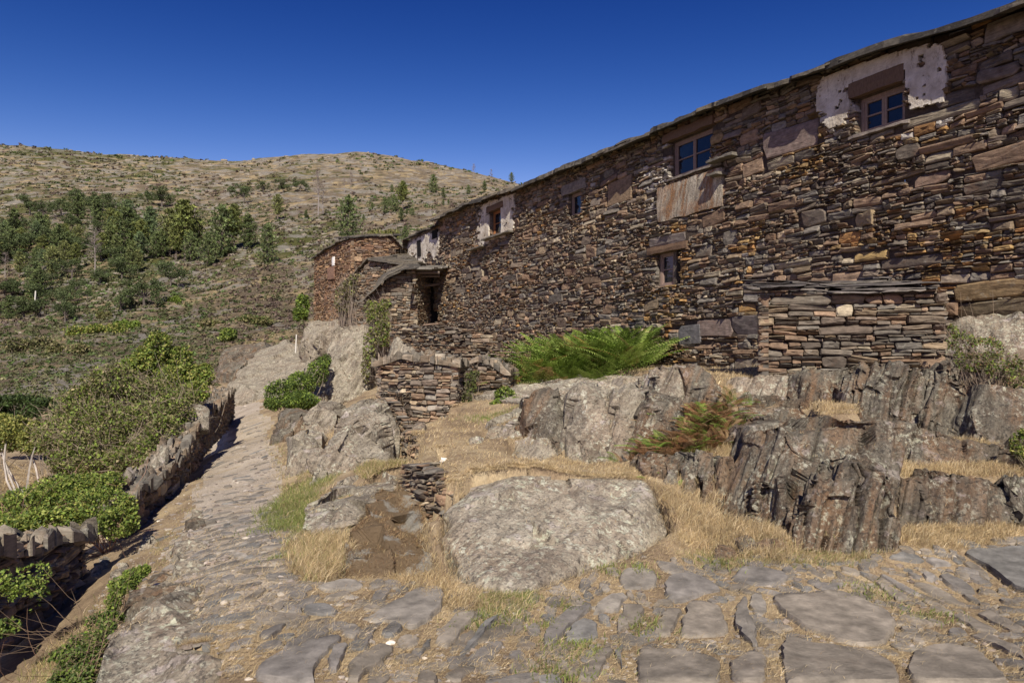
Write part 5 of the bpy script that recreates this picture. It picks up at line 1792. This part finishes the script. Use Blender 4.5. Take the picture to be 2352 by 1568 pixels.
def shrub(name, label, cat, blobs, n, size, cols, ntw=40, twcol=(.2, .16, .12), rad=.012, gate=-.1, shell=.5, base=None, group=None, extra_tw=0, freq=3.0):
    P = blobpts(blobs, n, gate, shell, freq, random.randrange(900))
    bx = np.mean([b[0] for b in blobs])
    by = max(b[1] + b[4] for b in blobs)
    bd = np.mean([b[2] for b in blobs])
    bw = W(bx, by, bd) if base is None else W(*base)
    bw[2] = min(bw[2], float(zt(bw[0], bw[1])) + .05)
    root = empty(name, tuple(bw), label, cat, group)
    mb = MB()
    leaves(mb, P, size, np.array(cols))
    mb.build('foliage', M['leaf'], root)
    mb = MB()
    tips = P[rng.choice(len(P), ntw)]
    bases = [bw + np.array([random.uniform(-.25, .25) * (P[:, 0].max() - P[:, 0].min()) * .8, random.uniform(-.2, .2), 0]) for _ in range(7)]
    for b_ in bases:
        b_[2] = float(zt(b_[0], b_[1])) - .03
    twigs(mb, bases, tips, rad, twcol)
    if extra_tw:
        for _ in range(extra_tw):
            p = P[random.randrange(len(P))]
            q = p + rng.normal(0, .22, 3) + np.array([0, -.04, .06])
            mb.tube([p, (p + q) / 2 + rng.normal(0, .04, 3), q], [rad * .45, rad * .35, rad * .2], 3, twcol)
    mb.build('branches', M['bark'], root)
    return root


LG = [(.16, .22, .035), (.12, .17, .035), (.21, .27, .05), (.08, .12, .03), (.27, .30, .08)]
YG = [(.26, .27, .06), (.33, .31, .09), (.20, .22, .06), (.13, .16, .045)]
OLV = [(.19, .18, .07), (.24, .21, .10), (.14, .14, .05), (.29, .24, .13), (.17, .19, .06)]
shrub('leafy_shrub', 'bright leafy shrub topping the far end of the path wall', 'shrub',
      [(365, 795, 15, 32, 34), (335, 830, 15, 36, 36), (410, 832, 15.2, 36, 40), (445, 865, 15.4, 34, 30), (400, 880, 15, 48, 44), (300, 845, 15, 28, 28), (430, 905, 15, 34, 28), (458, 868, 15.2, 30, 26), (448, 900, 14.6, 32, 26), (470, 850, 15.6, 18, 16)], 19000, .034, LG + YG[:2], 90, gate=-.1)
shrub('twiggy_shrub', 'big half dry twiggy shrub with olive leaves behind the path wall', 'shrub',
      [(255, 880, 13, 62, 46), (190, 930, 13, 66, 50), (320, 915, 13.2, 70, 58), (150, 1000, 12.6, 66, 54), (240, 990, 12.4, 92, 72), (345, 985, 12.4, 70, 66), (310, 1050, 11.5, 66, 44), (190, 1060, 12, 66, 40), (395, 950, 13, 50, 56), (420, 925, 14, 40, 40), (370, 1000, 12, 50, 50)],
      34000, .03, OLV + LG[:3], 300, (.24, .19, .14), .010, -.12, .4, extra_tw=1300)
shrub('yellowing_shrub', 'small yellow green tree with a bent pale trunk at the left edge', 'tree', [(45, 985, 13.5, 44, 30), (20, 1010, 13.5, 36, 28), (80, 1010, 13.3, 34, 34), (-10, 975, 13.6, 40, 30)], 7000, .03, YG, 5, (.35, .31, .27), .03, base=(60, 1075, 13))
shrub('dark_shrub', 'low dark green thicket behind the yellow green tree', 'shrub', [(40, 935, 22, 60, 28), (110, 935, 20, 40, 24), (-30, 930, 22, 50, 30), (120, 1030, 14, 30, 40)], 4200, .06, [(.05, .085, .02), (.07, .10, .03), (.04, .06, .02)], 20)
shrub('bramble', 'sprawling bright green bramble over the near gap of the path wall', 'bramble',
      [(60, 1165, 7.6, 80, 44), (150, 1130, 7.8, 80, 40), (230, 1165, 7.2, 66, 46), (270, 1200, 6.8, 48, 36), (20, 1205, 7, 60, 30), (110, 1195, 7, 70, 30), (200, 1120, 8, 60, 34), (250, 1110, 8.2, 40, 26), (290, 1165, 7.2, 28, 30)],
      30000, .0175, LG + YG[:1], 60, (.22, .13, .09), .007, -.1, .5, extra_tw=60)
shrub('bramble', 'bramble sprig hanging over the near path wall', 'bramble', [(50, 1345, 4.55, 46, 34), (85, 1320, 4.6, 32, 28), (25, 1330, 4.5, 36, 30), (95, 1378, 4.55, 34, 26), (12, 1440, 4.2, 34, 20)], 2600, .0125, LG, 2, (.2, .12, .08), .0025, shell=.02, gate=.14)
shrub('bramble', 'bramble tuft between the sunken strip and the brown slab', 'bramble', [(285, 1345, 4.9, 32, 24), (305, 1325, 4.9, 24, 20), (262, 1380, 4.7, 18, 22), (330, 1310, 5.1, 16, 14)], 3600, .012, LG, 16, (.2, .12, .08), .003)
shrub('bramble', 'dark trailing bramble at the lower left beside the flat topped rock', 'bramble', [(235, 1430, 4.2, 34, 30), (205, 1475, 4.0, 44, 30), (180, 1520, 3.8, 48, 32), (165, 1565, 3.6, 58, 26), (245, 1450, 4.0, 22, 30), (150, 1500, 3.9, 30, 20), (270, 1420, 4.3, 16, 14)], 10000, .0115, [LG[1], LG[3], LG[0], (.08, .12, .03), (.2, .19, .08)], 60, (.2, .14, .09), .003, shell=.1, gate=.12, extra_tw=120, freq=5)
shrub('ivy_clump', 'dark bramble clump on rocks right of the path end', 'shrub', [(640, 905, 18, 30, 34), (690, 880, 19, 34, 28), (730, 855, 20, 26, 30), (690, 920, 17.5, 40, 22), (625, 925, 17.2, 18, 20), (745, 830, 20.4, 16, 18)], 14000, .03, LG[:4] + [(.07, .11, .03)], 60, rad=.012)
shrub('ivy', 'half dry ivy hanging beside the stone shed above the pillar', 'ivy', [(868, 725, 21.8, 26, 34), (880, 765, 21.2, 22, 36), (855, 710, 22.4, 20, 22), (850, 790, 21, 16, 40), (885, 700, 22.8, 16, 14), (840, 840, 20.6, 12, 40)], 3600, .045, OLV + LG[:2] + YG[:1], 120, (.2, .16, .13), .012, extra_tw=300)
shrub('ivy', 'grey dead creeper on the left corner of the stone shed', 'ivy', [(800, 665, 31, 22, 24), (785, 690, 31, 20, 40), (815, 640, 31, 16, 14)], 1000, .06, OLV, 60, (.25, .2, .16), .016, extra_tw=260)
shrub('dark_bush', 'green bush at the left foot of the gabled house', 'shrub', [(695, 700, 38.5, 16, 26), (690, 722, 38, 18, 16)], 1500, .09, LG[:4], 10)
shrub('small_bush', 'round bright bush on the slope above the dark bedrock', 'shrub', [(525, 768, 46, 19, 15), (515, 775, 46, 12, 10)], 1200, .10, LG, 10)
shrub('bramble', 'thin bramble with reddish leaves climbing beside the stone annex', 'bramble', [(2210, 790, 8.3, 30, 34), (2260, 800, 8.2, 40, 30), (2300, 840, 8.0, 44, 34), (2340, 860, 7.8, 36, 36), (2230, 830, 8.2, 40, 26), (2190, 760, 8.6, 16, 20)], 3400, .019, LG + [(.2, .12, .06), (.16, .14, .06)], 130, (.24, .18, .13), .005, gate=.02, extra_tw=260)
shrub('heather_bush', 'green heather sprig at the right edge', 'shrub', [(2345, 1020, 6.6, 22, 36), (2360, 1045, 6.6, 22, 24)], 1200, .018, YG + LG[:2], 60, (.2, .16, .1), .004)
shrub('green_plant', 'leafy green plant on the bank right of the terrace wall', 'plant', [(1160, 905, 12.2, 24, 18), (1150, 930, 12, 26, 16), (1185, 925, 12, 18, 14)], 1700, .03, LG, 16, rad=.005)
shrub('dark_creeper', 'dark creeper in the gap between terrace wall and broken stub', 'ivy', [(1078, 880, 12.9, 16, 26), (1072, 915, 12.6, 12, 20), (1090, 860, 13.2, 12, 12)], 1000, .03, [(.06, .08, .025), (.10, .09, .05), (.13, .15, .04)], 40, rad=.006, extra_tw=60)


for (x, y, rx, ry, nm, cols) in [(215, 755, 66, 15, 'bright green broom patch below the spreading oak', LG[:2] + YG[:2]), (290, 748, 34, 13, 'broom bush at the right end of the green broom patch', LG[:3]), (480, 742, 26, 13, 'olive bush on the slope left of the gabled house', OLV),
                              (580, 736, 40, 14, 'wide olive bush on the slope nearest the gabled house', OLV[:3] + LG[3:4]), (60, 790, 60, 22, 'dark heath bush low in the valley at the left', OLV[2:4] + [(.07, .08, .03)]), (160, 800, 50, 18, 'olive heath bush beside the dark one in the valley', OLV),
                              (400, 690, 14, 10, 'tiny bush under the narrow upright oak', LG[:3]), (240, 726, 16, 11, 'small grey green bush above the broom', OLV), (870, 545, 60, 18, 'pale broom behind the roof of the gabled house', YG + OLV)]:
    P, ok = hit([x], [y + ry * .7], 36)
    d = float(P[0, 1])
    shrub('broom_bush', nm, 'shrub', [(x + random.uniform(-rx, rx) * .8, y + random.uniform(-ry, ry) * .3, d * random.uniform(.99, 1.02), rx * .36, ry * .8) for _ in range(7)], 2600, .0021 * d, cols, 14, rad=.0006 * d, gate=-.1)


def ferns(name, label, spots, n, L, cols, brown, bcols, cat='fern', up=.9, droop=.42):
    root = empty(name, tuple(spots[0]), label, cat)
    mb = MB()
    S = np.array(spots)
    for i in range(n):
        b = S[random.randrange(len(S))] + np.r_[rng.normal(0, .16, 2), 0]
        b[2] = float(zt(b[0], b[1])) - .02
        az = random.uniform(0, 6.283)
        ln = L * random.uniform(.6, 1.25)
        el = min(random.uniform(.5, 1.3) * up, 1.5)
        col = np.array(random.choice(bcols if random.random() < brown else cols)) * random.uniform(.75, 1.25)
        K = 25
        u = np.linspace(0, 1, K)
        dr = np.array([math.cos(az), math.sin(az)])
        hor = ln * (np.cos(el) * u + .35 * u ** 2)
        ver = ln * (np.sin(el) * u - droop * u ** 2.2)
        pts = np.c_[b[0] + dr[0] * hor, b[1] + dr[1] * hor, b[2] + ver]
        sd = np.array([-dr[1], dr[0], 0.0])
        mb.tube(pts[::4], .004, 3, col * .8)
        tw = random.uniform(-.5, .5)
        for k in range(4, K):
            t = (k - 3) / (K - 3)
            pl_ = ln * .24 * (1 - t) ** .75 * min(1, .55 + t * 3) + .012
            fwd = pts[min(k + 1, K - 1)] - pts[k - 1]
            fwd /= np.linalg.norm(fwd) + 1e-9
            for s in (-1, 1):
                d = sd * s * .9 + fwd * .38 + np.array([0, 0, tw * s * .5 - .12])
                d /= np.linalg.norm(d)
                wv = np.cross(d, np.cross(fwd, d)) * .0
                wvec = fwd * ln * .0095
                p0 = pts[k]
                m1, m2, tip = p0 + d * pl_ * .35, p0 + d * pl_ * .7, p0 + d * pl_ + np.array([0, 0, -.12 * pl_])
                V = [p0, m1 + wvec, m1 - wvec, m2 + wvec * .8, m2 - wvec * .8, tip]
                mb.add(V, [np.array([[0, 1, 2], [3, 5, 4]]), np.array([[1, 3, 4, 2]])], col * random.uniform(.85, 1.15))
    mb.build('fronds', M['leaf'], root)
    return root


FG = [(.19, .28, .045), (.25, .35, .06), (.14, .21, .04), (.32, .40, .10)]
FB = [(.36, .175, .065), (.43, .23, .10), (.28, .135, .055), (.46, .29, .14)]


def spots(poly, n, dmin=2):
    out = []
    while len(out) < n:
        P, ok = hit([random.uniform(min(p[0] for p in poly), max(p[0] for p in poly))], [random.uniform(min(p[1] for p in poly), max(p[1] for p in poly))], dmin)
        out.append(P[0])
    return out


def at(px, d):
    x = (px - CX) / FPX * d
    return np.array([x, d, float(zt(x, d))])


ferns('bracken', 'bright green bracken clump against the foot of the long house', [at(px_f, 15.0 + 2.2 * random.random() * (1 - abs(px_f - 1345) / 260)) for px_f in [random.uniform(1235, 1458) for _ in range(80)]], 900, 1.2, FG, .06, FB, up=1.22, droop=.27)
ferns('fern', 'small green fern by the broken wall stub', [at(random.uniform(1135, 1165), random.uniform(14.2, 15.2)) for _ in range(8)], 34, .75, FG, .05, FB)
ferns('bracken', 'rusty brown dying bracken spilling over the ledge', [at(random.uniform(1490, 1670), random.uniform(7.2, 8.3)) for _ in range(40)] + [at(random.uniform(1600, 1690), 8.6) for _ in range(16)], 820, .32, FG[:3], .72, [(.27, .135, .06), (.33, .18, .085), (.21, .11, .05), (.38, .25, .13)], up=1.15, droop=.36)
ferns('fern', 'single small fern by the grass tufts on the terrace', [at(1190, 10.4)], 9, .22, FG, .0, FB)
ferns('fern', 'little green fern growing between the upright slabs', [at(1560, 6.75)], 6, .2, FG, .0, FB)

# ------------------------------------------------------------------ the hillside: trees one can tell apart, then scrub and boulders
def unit_pine(seed, slender=.30, bare=.25, dens=1.0):
    r = np.random.default_rng(seed)
    mb, tb = MB(), MB()
    tb.tube([[0, 0, -.03], [.005, 0, .3], [-.006, .004, .6], [0, 0, .97]], [.022, .017, .011, .003], 5, (.15, .12, .10))
    nl = int(20 * dens)
    tips = []
    for k in range(nl):
        t = (k + r.uniform(-.3, .3)) / nl
        z = bare + (1 - bare) * t
        R = slender * (1 - t ** 2.4) ** .7 * r.uniform(.45, 1.15) * min(1, .45 + t * 2.6) + .012
        nb = r.integers(4, 7)
        a0 = r.uniform(0, 6.28)
        for j in range(nb):
            a = a0 + j * 6.283 / nb + r.uniform(-.4, .4)
            rr = R * r.uniform(.6, 1.1)
            e = np.array([math.cos(a) * rr, math.sin(a) * rr, z + rr * r.uniform(.05, .45)])
            tb.tube([[0, 0, z - .02], e * [.5, .5, 1] - [0, 0, .02], e], [.006, .004, .002], 3, (.13, .10, .085))
            for s in np.linspace(.35, 1.05, 5):
                tips.append(np.array([0, 0, z]) * (1 - s) + e * s + r.normal(0, .014, 3))
    T = np.array(tips)
    n = 9
    C = np.repeat(T, n, 0)
    d = r.normal(0, 1, C.shape) + np.array([0, 0, .9])
    d /= np.linalg.norm(d, axis=1, keepdims=True)
    s = np.cross(d, r.normal(0, 1, C.shape))
    s /= np.linalg.norm(s, axis=1, keepdims=True)
    ln = r.uniform(.035, .065, (len(C), 1))
    V = np.stack([C - s * ln * .2, C + s * ln * .2, C + d * ln], 1).reshape(-1, 3)
    base = np.array([(.145, .18, .058), (.18, .215, .075), (.12, .15, .056), (.22, .245, .09)])[r.integers(0, 4, len(T))] * np.exp(r.normal(0, .2, (len(T), 1))) * np.array([[1, 1, 1], [.8, .85, .9], [1.15, 1.08, .9], [.9, 1.0, 1.25], [.75, .8, .8], [1.05, 1.0, .8], [.9, .95, 1.0], [1.2, 1.1, 1.1]])[seed % 8]
    mb.add(V, [np.arange(len(V)).reshape(-1, 3)], np.repeat(np.repeat(base, n, 0), 3, 0))
    return mb, tb


def unit_oak(seed, wide=.55):
    r = np.random.default_rng(seed)
    mb, tb = MB(), MB()
    tb.tube([[0, 0, -.03], [.02, 0, .2], [-.01, .02, .45]], [.04, .03, .02], 5, (.12, .10, .085))
    nb = 13
    cs = np.c_[r.uniform(-wide, wide, nb), r.uniform(-wide, wide, nb) * .8, r.uniform(.35, .85, nb)]
    cs[:, 2] -= (cs[:, 0] ** 2) * .5
    P = []
    for c in cs:
        tb.tube([[0, 0, .3], c * [.5, .5, .8], c], [.016, .01, .004], 4, (.12, .10, .085))
        u = r.normal(0, 1, (210, 3))
        u /= np.linalg.norm(u, axis=1, keepdims=True)
        P.append(c + u * (r.uniform(.55, 1.1, (210, 1))) * np.array([.17, .17, .13]) * r.uniform(.7, 1.25))
    P = np.concatenate(P)
    g = fbm(P * 9, 3, seed)
    P = P[g > -.25]
    leaves(mb, P, .026, np.array([(.07, .095, .033), (.095, .125, .045), (.055, .072, .026), (.11, .14, .055)]))
    return mb, tb


def unit_dead(seed):
    r = np.random.default_rng(seed)
    mb = MB()
    mb.tube([[0, 0, -.02], [.01, 0, .35], [-.01, 0, .7], [.005, 0, 1]], [.016, .012, .008, .002], 5, (.26, .225, .2))
    for k in range(46):
        z = r.uniform(.38, .98)
        a = r.uniform(0, 6.28)
        l = .26 * (1.15 - z) * r.uniform(.5, 1.2) + .03
        e = np.array([math.cos(a) * l, math.sin(a) * l, z + l * r.uniform(.1, .8)])
        mb.tube([[0, 0, z], e * [.5, .5, 1] - [0, 0, l * .1], e], [.004, .003, .0015], 3, (.24, .2, .175))
        for q in range(5):
            s = r.uniform(.3, 1)
            p = np.array([0, 0, z]) * (1 - s) + e * s
            mb.tube([p, p + r.normal(0, .035, 3) + [0, 0, .03]], [.002, .001], 3, (.24, .19, .165))
    return mb, None


PROTO = {}


def tree(kind, var, px, py, hpx, label, cat='tree', group=None, wide=1.0):
    P, ok = hit([px], [py], 30)
    p = P[0]
    h = hpx * p[1] / FPX
    key = (kind, var)
    nm = {'pine': 'pine_tree', 'oak': 'oak_tree', 'dead': 'dead_tree'}[kind]
    if key not in PROTO:
        a, b = {'pine': lambda: unit_pine(100 + var, [.30, .24, .36, .27][var % 4], [.12, .35, .05, .25][var % 4]), 'oak': lambda: unit_oak(200 + var), 'dead': lambda: unit_dead(300 + var)}[kind]()
        root = empty(nm, (0, 0, 0), label, cat, group)
        if kind == 'dead':
            a.build('trunk', M['bark'], root)
        else:
            a.build('crown', M['needle'], root)
            b.build('trunk', M['bark'], root)
        PROTO[key] = root
        o = root
    else:
        src = PROTO[key]
        o = src.copy()
        COL.objects.link(o)
        for ch in src.children:
            c = ch.copy()
            c.parent = o
            COL.objects.link(c)
    if 'group' in o and not group:
        del o['group']
    tag(o, label, cat, group)
    o.location = (p[0], p[1], p[2] - .02 * h)
    o.scale = (h * wide, h * wide, h)
    o.rotation_euler = (0, 0, random.uniform(0, 6.28))
    return o


GL = 'green pine of the dense grove in the middle of the hillside'
for k_, (x, y, h) in enumerate([(293, 592, 112), (323, 594, 86), (358, 596, 62), (390, 592, 108), (252, 590, 76), (275, 617, 44), (300, 620, 40), (340, 585, 90), (372, 600, 70), (405, 602, 76), (438, 602, 70), (455, 590, 84), (268, 600, 60), (312, 612, 50), (235, 600, 60), (345, 560, 84), (305, 560, 76), (270, 560, 70), (410, 575, 90)]):
    tree('pine', k_ % 8, x, y, h, GL, 'tree', 'pines of the hillside grove')
for a in [('pine', 1, 425, 600, 140, 'tallest pine at the right of the dense grove, trunk bare below'), ('pine', 2, 510, 592, 120, 'broad bright pine right of the dense grove'), ('pine', 1, 538, 584, 108, 'tall pine with bare trunk behind the broad bright pine'),
          ('pine', 0, 570, 578, 82, 'slender pine at the right end of the grove'), ('pine', 2, 478, 612, 78, 'bushy young pine in front of the broad bright pine'), ('pine', 2, 614, 608, 92, 'rounded pine standing alone on the dry slope'),
          ('pine', 2, 800, 560, 108, 'large dense pine just behind the gabled house'), ('pine', 3, 638, 505, 58, 'thin loose pine up the slope from the lone rounded pine'), ('pine', 1, 925, 487, 68, 'spindly pine above the limewashed house'),
          ('pine', 2, 996, 443, 42, 'round topped pine on the upper right slope'), ('pine', 0, 922, 512, 32, 'small bright pine below the spindly one'), ('pine', 0, 703, 503, 20, 'tiny young pine near two dead trunks'), ('pine', 0, 1113, 442, 26, 'narrow young pine near the right end of the ridge'),
          ('pine', 2, 1076, 447, 22, 'dwarf pine left of the narrow young one'), ('pine', 0, 1018, 457, 24, 'short pine below the round topped one'), ('pine', 2, 885, 492, 36, 'wide low pine in a green thicket'), ('pine', 2, 905, 487, 40, 'second low pine of the green thicket, next to the spindly pine'),
          ('pine', 2, 1175, 418, 22, 'pine tip showing over the house eaves'), ('pine', 1, 173, 624, 66, 'leaning pine with a dark bare trunk on the left slope'), ('pine', 3, 148, 614, 58, 'pale loose pine left of the leaning one'), ('pine', 3, 120, 646, 78, 'feathery pine low on the left slope'),
          ('pine', 3, 180, 574, 56, 'small pine above the grey dead tree'), ('pine', 2, 930, 560, 40, 'bushy pine rising behind the gap between two houses'), ('pine', 2, 895, 575, 36, 'green broom like pine over the gabled roof'), ('pine', 0, 20, 740, 60, 'bright pine at the left edge below the cable'),
          ('pine', 3, 45, 640, 60, 'grey green pine by the left edge'),
          ('oak', 0, 560, 466, 48, 'dark round oak on the open slope, left of two others'), ('oak', 1, 605, 443, 30, 'small dark oak between two larger ones'), ('oak', 2, 650, 446, 34, 'dark oak with a wide crown, left one of the touching pair'), ('oak', 3, 690, 444, 34, 'dark oak at the right of the touching pair'),
          ('oak', 0, 170, 476, 46, 'dark oak at the top of the left wood'), ('oak', 1, 208, 504, 62, 'big dark oak in the left wood with a visible trunk'), ('oak', 2, 68, 499, 52, 'dark oak beside the pale track'), ('oak', 3, 100, 505, 44, 'smaller dark oak overhanging the pale track'),
          ('oak', 0, 238, 478, 42, 'dark oak at the right end of the left wood'), ('oak', 1, 338, 474, 38, 'small oak left of the taller one on the heath'), ('oak', 2, 372, 477, 52, 'taller greyish oak alone on the heath'), ('oak', 3, 25, 540, 42, 'dark oak at the left edge above the leftmost pines'),
          ('oak', 0, 33, 580, 52, 'heavy dark oak at the left edge'), ('oak', 1, 125, 567, 48, 'dark oak between the track and the leaning pine'), ('oak', 2, 75, 655, 48, 'dark oak low on the left near a white post'), ('oak', 3, 332, 708, 78, 'dark leafy oak standing on the dry terraces'),
          ('oak', 0, 278, 722, 50, 'low oak left of the leafy oak on the terraces'), ('oak', 1, 150, 742, 58, 'wide spreading oak above the broom patch'), ('oak', 2, 391, 661, 68, 'narrow upright oak under the grove'), ('oak', 3, 50, 610, 42, 'dark oak below the heavy one'), ('oak', 1, 140, 500, 46, 'oak in the middle of the left wood'),
          ('oak', 2, 275, 500, 40, 'low oak just left of the pine grove'), ('oak', 0, 225, 545, 44, 'dark oak behind the grey dead tree'), ('oak', 3, 10, 690, 44, 'dark bush like oak at the far left above the valley'), ('oak', 0, 200, 690, 30, 'small bush like oak on the valley side'),
          ('dead', 0, 218, 634, 108, 'tall grey dead tree in front of the left wood'), ('dead', 1, 448, 588, 126, 'reddish grey dead pine between grove and broad bright pine'), ('dead', 2, 731, 496, 102, 'bleached dead trunk, taller of two on the open slope'), ('dead', 0, 742, 493, 72, 'leaning dead trunk, shorter of two on the open slope'),
          ('dead', 1, 806, 453, 58, 'grey dead trunk above the large dense pine'), ('dead', 2, 791, 448, 36, 'short dead trunk left of a taller one'), ('dead', 0, 1088, 412, 34, 'bare tree on the skyline left of another'), ('dead', 1, 1128, 423, 34, 'bare tree on the skyline near the eaves'), ('dead', 2, 1207, 420, 34, 'bare tree top over the house eaves'),
          ('dead', 1, 12, 640, 60, 'grey bare tree at the left edge')]:
    tree(*a)

r_ = random.Random(5)
for k_ in range(40):
    x, y = r_.uniform(-30, 330), r_.uniform(520, 720)
    if y > 640 and x > 170: continue
    tree('pine', r_.randrange(8), x, y, r_.uniform(45, 88), 'pine of the mixed wood on the lower left slope', 'tree', 'pines of the mixed left wood')
for k_ in range(34):
    x, y = r_.uniform(-30, 290), r_.uniform(500, 740)
    if y > 660 and x > 180: continue
    tree('oak', r_.randrange(4), x, y, r_.uniform(34, 60), 'dark evergreen oak of the mixed wood on the lower left slope', 'tree', 'oaks of the mixed left wood')
for k_ in range(16):
    tree('pine', [0, 2][k_ % 2], r_.uniform(600, 1150), r_.uniform(440, 560), r_.uniform(9, 20), 'young pine seedling scattered on the rocky upper slope', 'tree', 'pine seedlings on the slope')
PSC = [(-120, 330), (1240, 330), (1240, 560), (960, 700), (700, 800), (560, 860), (480, 900), (430, 960), (-120, 1010)]
P_ = np.array(PSC)
n = 27000
px, py = rng.uniform(-120, 1240, n), rng.uniform(330, 1000, n)
k_ = inpoly(px, py, PSC)
Q, ok = hit(px[k_], py[k_], 36)
Q = Q[ok]
g1 = fbm(np.c_[Q[:, 0] * .03, Q[:, 1] * .012, Q[:, 2] * .05], 4, 61)
g2 = fbm(np.c_[Q[:, 0] * .15, Q[:, 1] * .05, Q[:, 2] * .2], 3, 63)
low = sstep(240, 120, Q[:, 1])
pq0, yq0 = CX + Q[:, 0] / Q[:, 1] * FPX, HY - (Q[:, 2] - CAMZ) / Q[:, 1] * FPX
bare0 = np.maximum(sstep(430, 560, pq0) * sstep(560, 640, yq0), sstep(560, 800, pq0) * sstep(440, 400, yq0))
keep = (g1 + .6 * g2 + low * .12 - .28 * bare0 + .16 * sstep(520, 200, pq0)) > rng.uniform(-.35, .25, len(Q))
Q, g1, g2, low = Q[keep], g1[keep], g2[keep], low[keep]
m = 12
rad = Q[:, 1] / FPX * rng.uniform(2.2, 6.5, len(Q)) * (1 + .4 * low)
rad = np.minimum(rad, 1.6)
C = np.repeat(Q, m, 0)
u = rng.normal(0, 1, C.shape)
u /= np.linalg.norm(u, axis=1, keepdims=True)
u[:, 2] = np.abs(u[:, 2])
R = np.repeat(rad, m)[:, None]
C = C + u * R * rng.uniform(.4, 1, R.shape) * np.array([1, 1, .75])
pal = np.array([(.082, .09, .036), (.11, .113, .048), (.135, .127, .062), (.10, .07, .055), (.14, .10, .075), (.17, .14, .09), (.075, .11, .03)])
pq, yq = CX + Q[:, 0] / Q[:, 1] * FPX, HY - (Q[:, 2] - CAMZ) / Q[:, 1] * FPX
bare = sstep(430, 560, pq) * sstep(560, 640, yq)
ci = np.where((g1 > .08) & (rng.random(len(Q)) > bare * .85), rng.choice([0, 1, 2, 6], len(Q)), rng.choice([1, 2, 3, 4, 5], len(Q)))
cc = pal[ci] * np.exp(rng.normal(0, .2, (len(Q), 1)))
mb = MB()
nn = len(C)
nr = u + rng.normal(0, .5, u.shape)
nr /= np.linalg.norm(nr, axis=1, keepdims=True)
a = np.cross(nr, rng.normal(0, 1, u.shape))
a /= np.linalg.norm(a, axis=1, keepdims=True)
b = np.cross(nr, a)
s = R * .42
V = np.stack([C - a * s, C - b * s * .7, C + a * s, C + b * s * .7], 1).reshape(-1, 3)
mb.add(V, [np.arange(nn * 4).reshape(-1, 4)], np.repeat(np.repeat(cc, m, 0), 4, 0))
tag(mb.build('hillside_scrub', M['needle']), 'heather and broom scrub covering the hillside', 'scrub', kind='stuff')
# angular boulders and small crags
n = 5200
px, py = rng.uniform(-120, 1240, n), rng.uniform(335, 900, n)
k_ = inpoly(px, py, PSC)
Q, ok = hit(px[k_], py[k_], 36)
Q = Q[ok]
g = fbm(np.c_[Q[:, 0] * .035, Q[:, 1] * .015, Q[:, 2] * .06], 4, 77)
Q = Q[g > rng.uniform(-.1, .35, len(Q))]
mb = MB()
ico = bmesh.new()
bmesh.ops.create_icosphere(ico, subdivisions=2, radius=1)
iv = np.array([v.co[:] for v in ico.verts])
fi_ = np.array([[v.index for v in f.verts] for f in ico.faces])
ico.free()
for q in Q:
    r_ = q[1] / FPX * random.uniform(1.5, 5.5)
    sc = np.array([random.uniform(.8, 2.0), random.uniform(.7, 1.3), random.uniform(.35, .8)]) * min(r_, 2.2)
    v = iv * (1 + .3 * vnoise(iv * 1.3 + q, 3))[:, None]
    v = np.sign(v) * np.abs(v) ** .8 * sc
    mb.add(v + q, [fi_], (1, 1, 1))
tag(mb.build('hillside_boulders', M['farrock']), 'grey boulders strewn over the hillside', 'boulders', kind='stuff')
# white marker stakes
for (x, y0, y1, d, lab) in [(679, 768, 806, 33, 'white wooden stake on the dry bank left of the rock pillar'), (80, 668, 692, 100, 'white post on the left slope')]:
    mb = MB()
    a_, b_ = W(x, y1 + 4, d), W(x + 2, y0, d)
    mb.tube([a_, (a_ + b_) / 2, b_], [.035 * d / 33, .034 * d / 33, .03 * d / 33], 6, (.6, .57, .5))
    o = mb.build('marker_stake', M['wood'])
    tag(o, lab, 'stake')
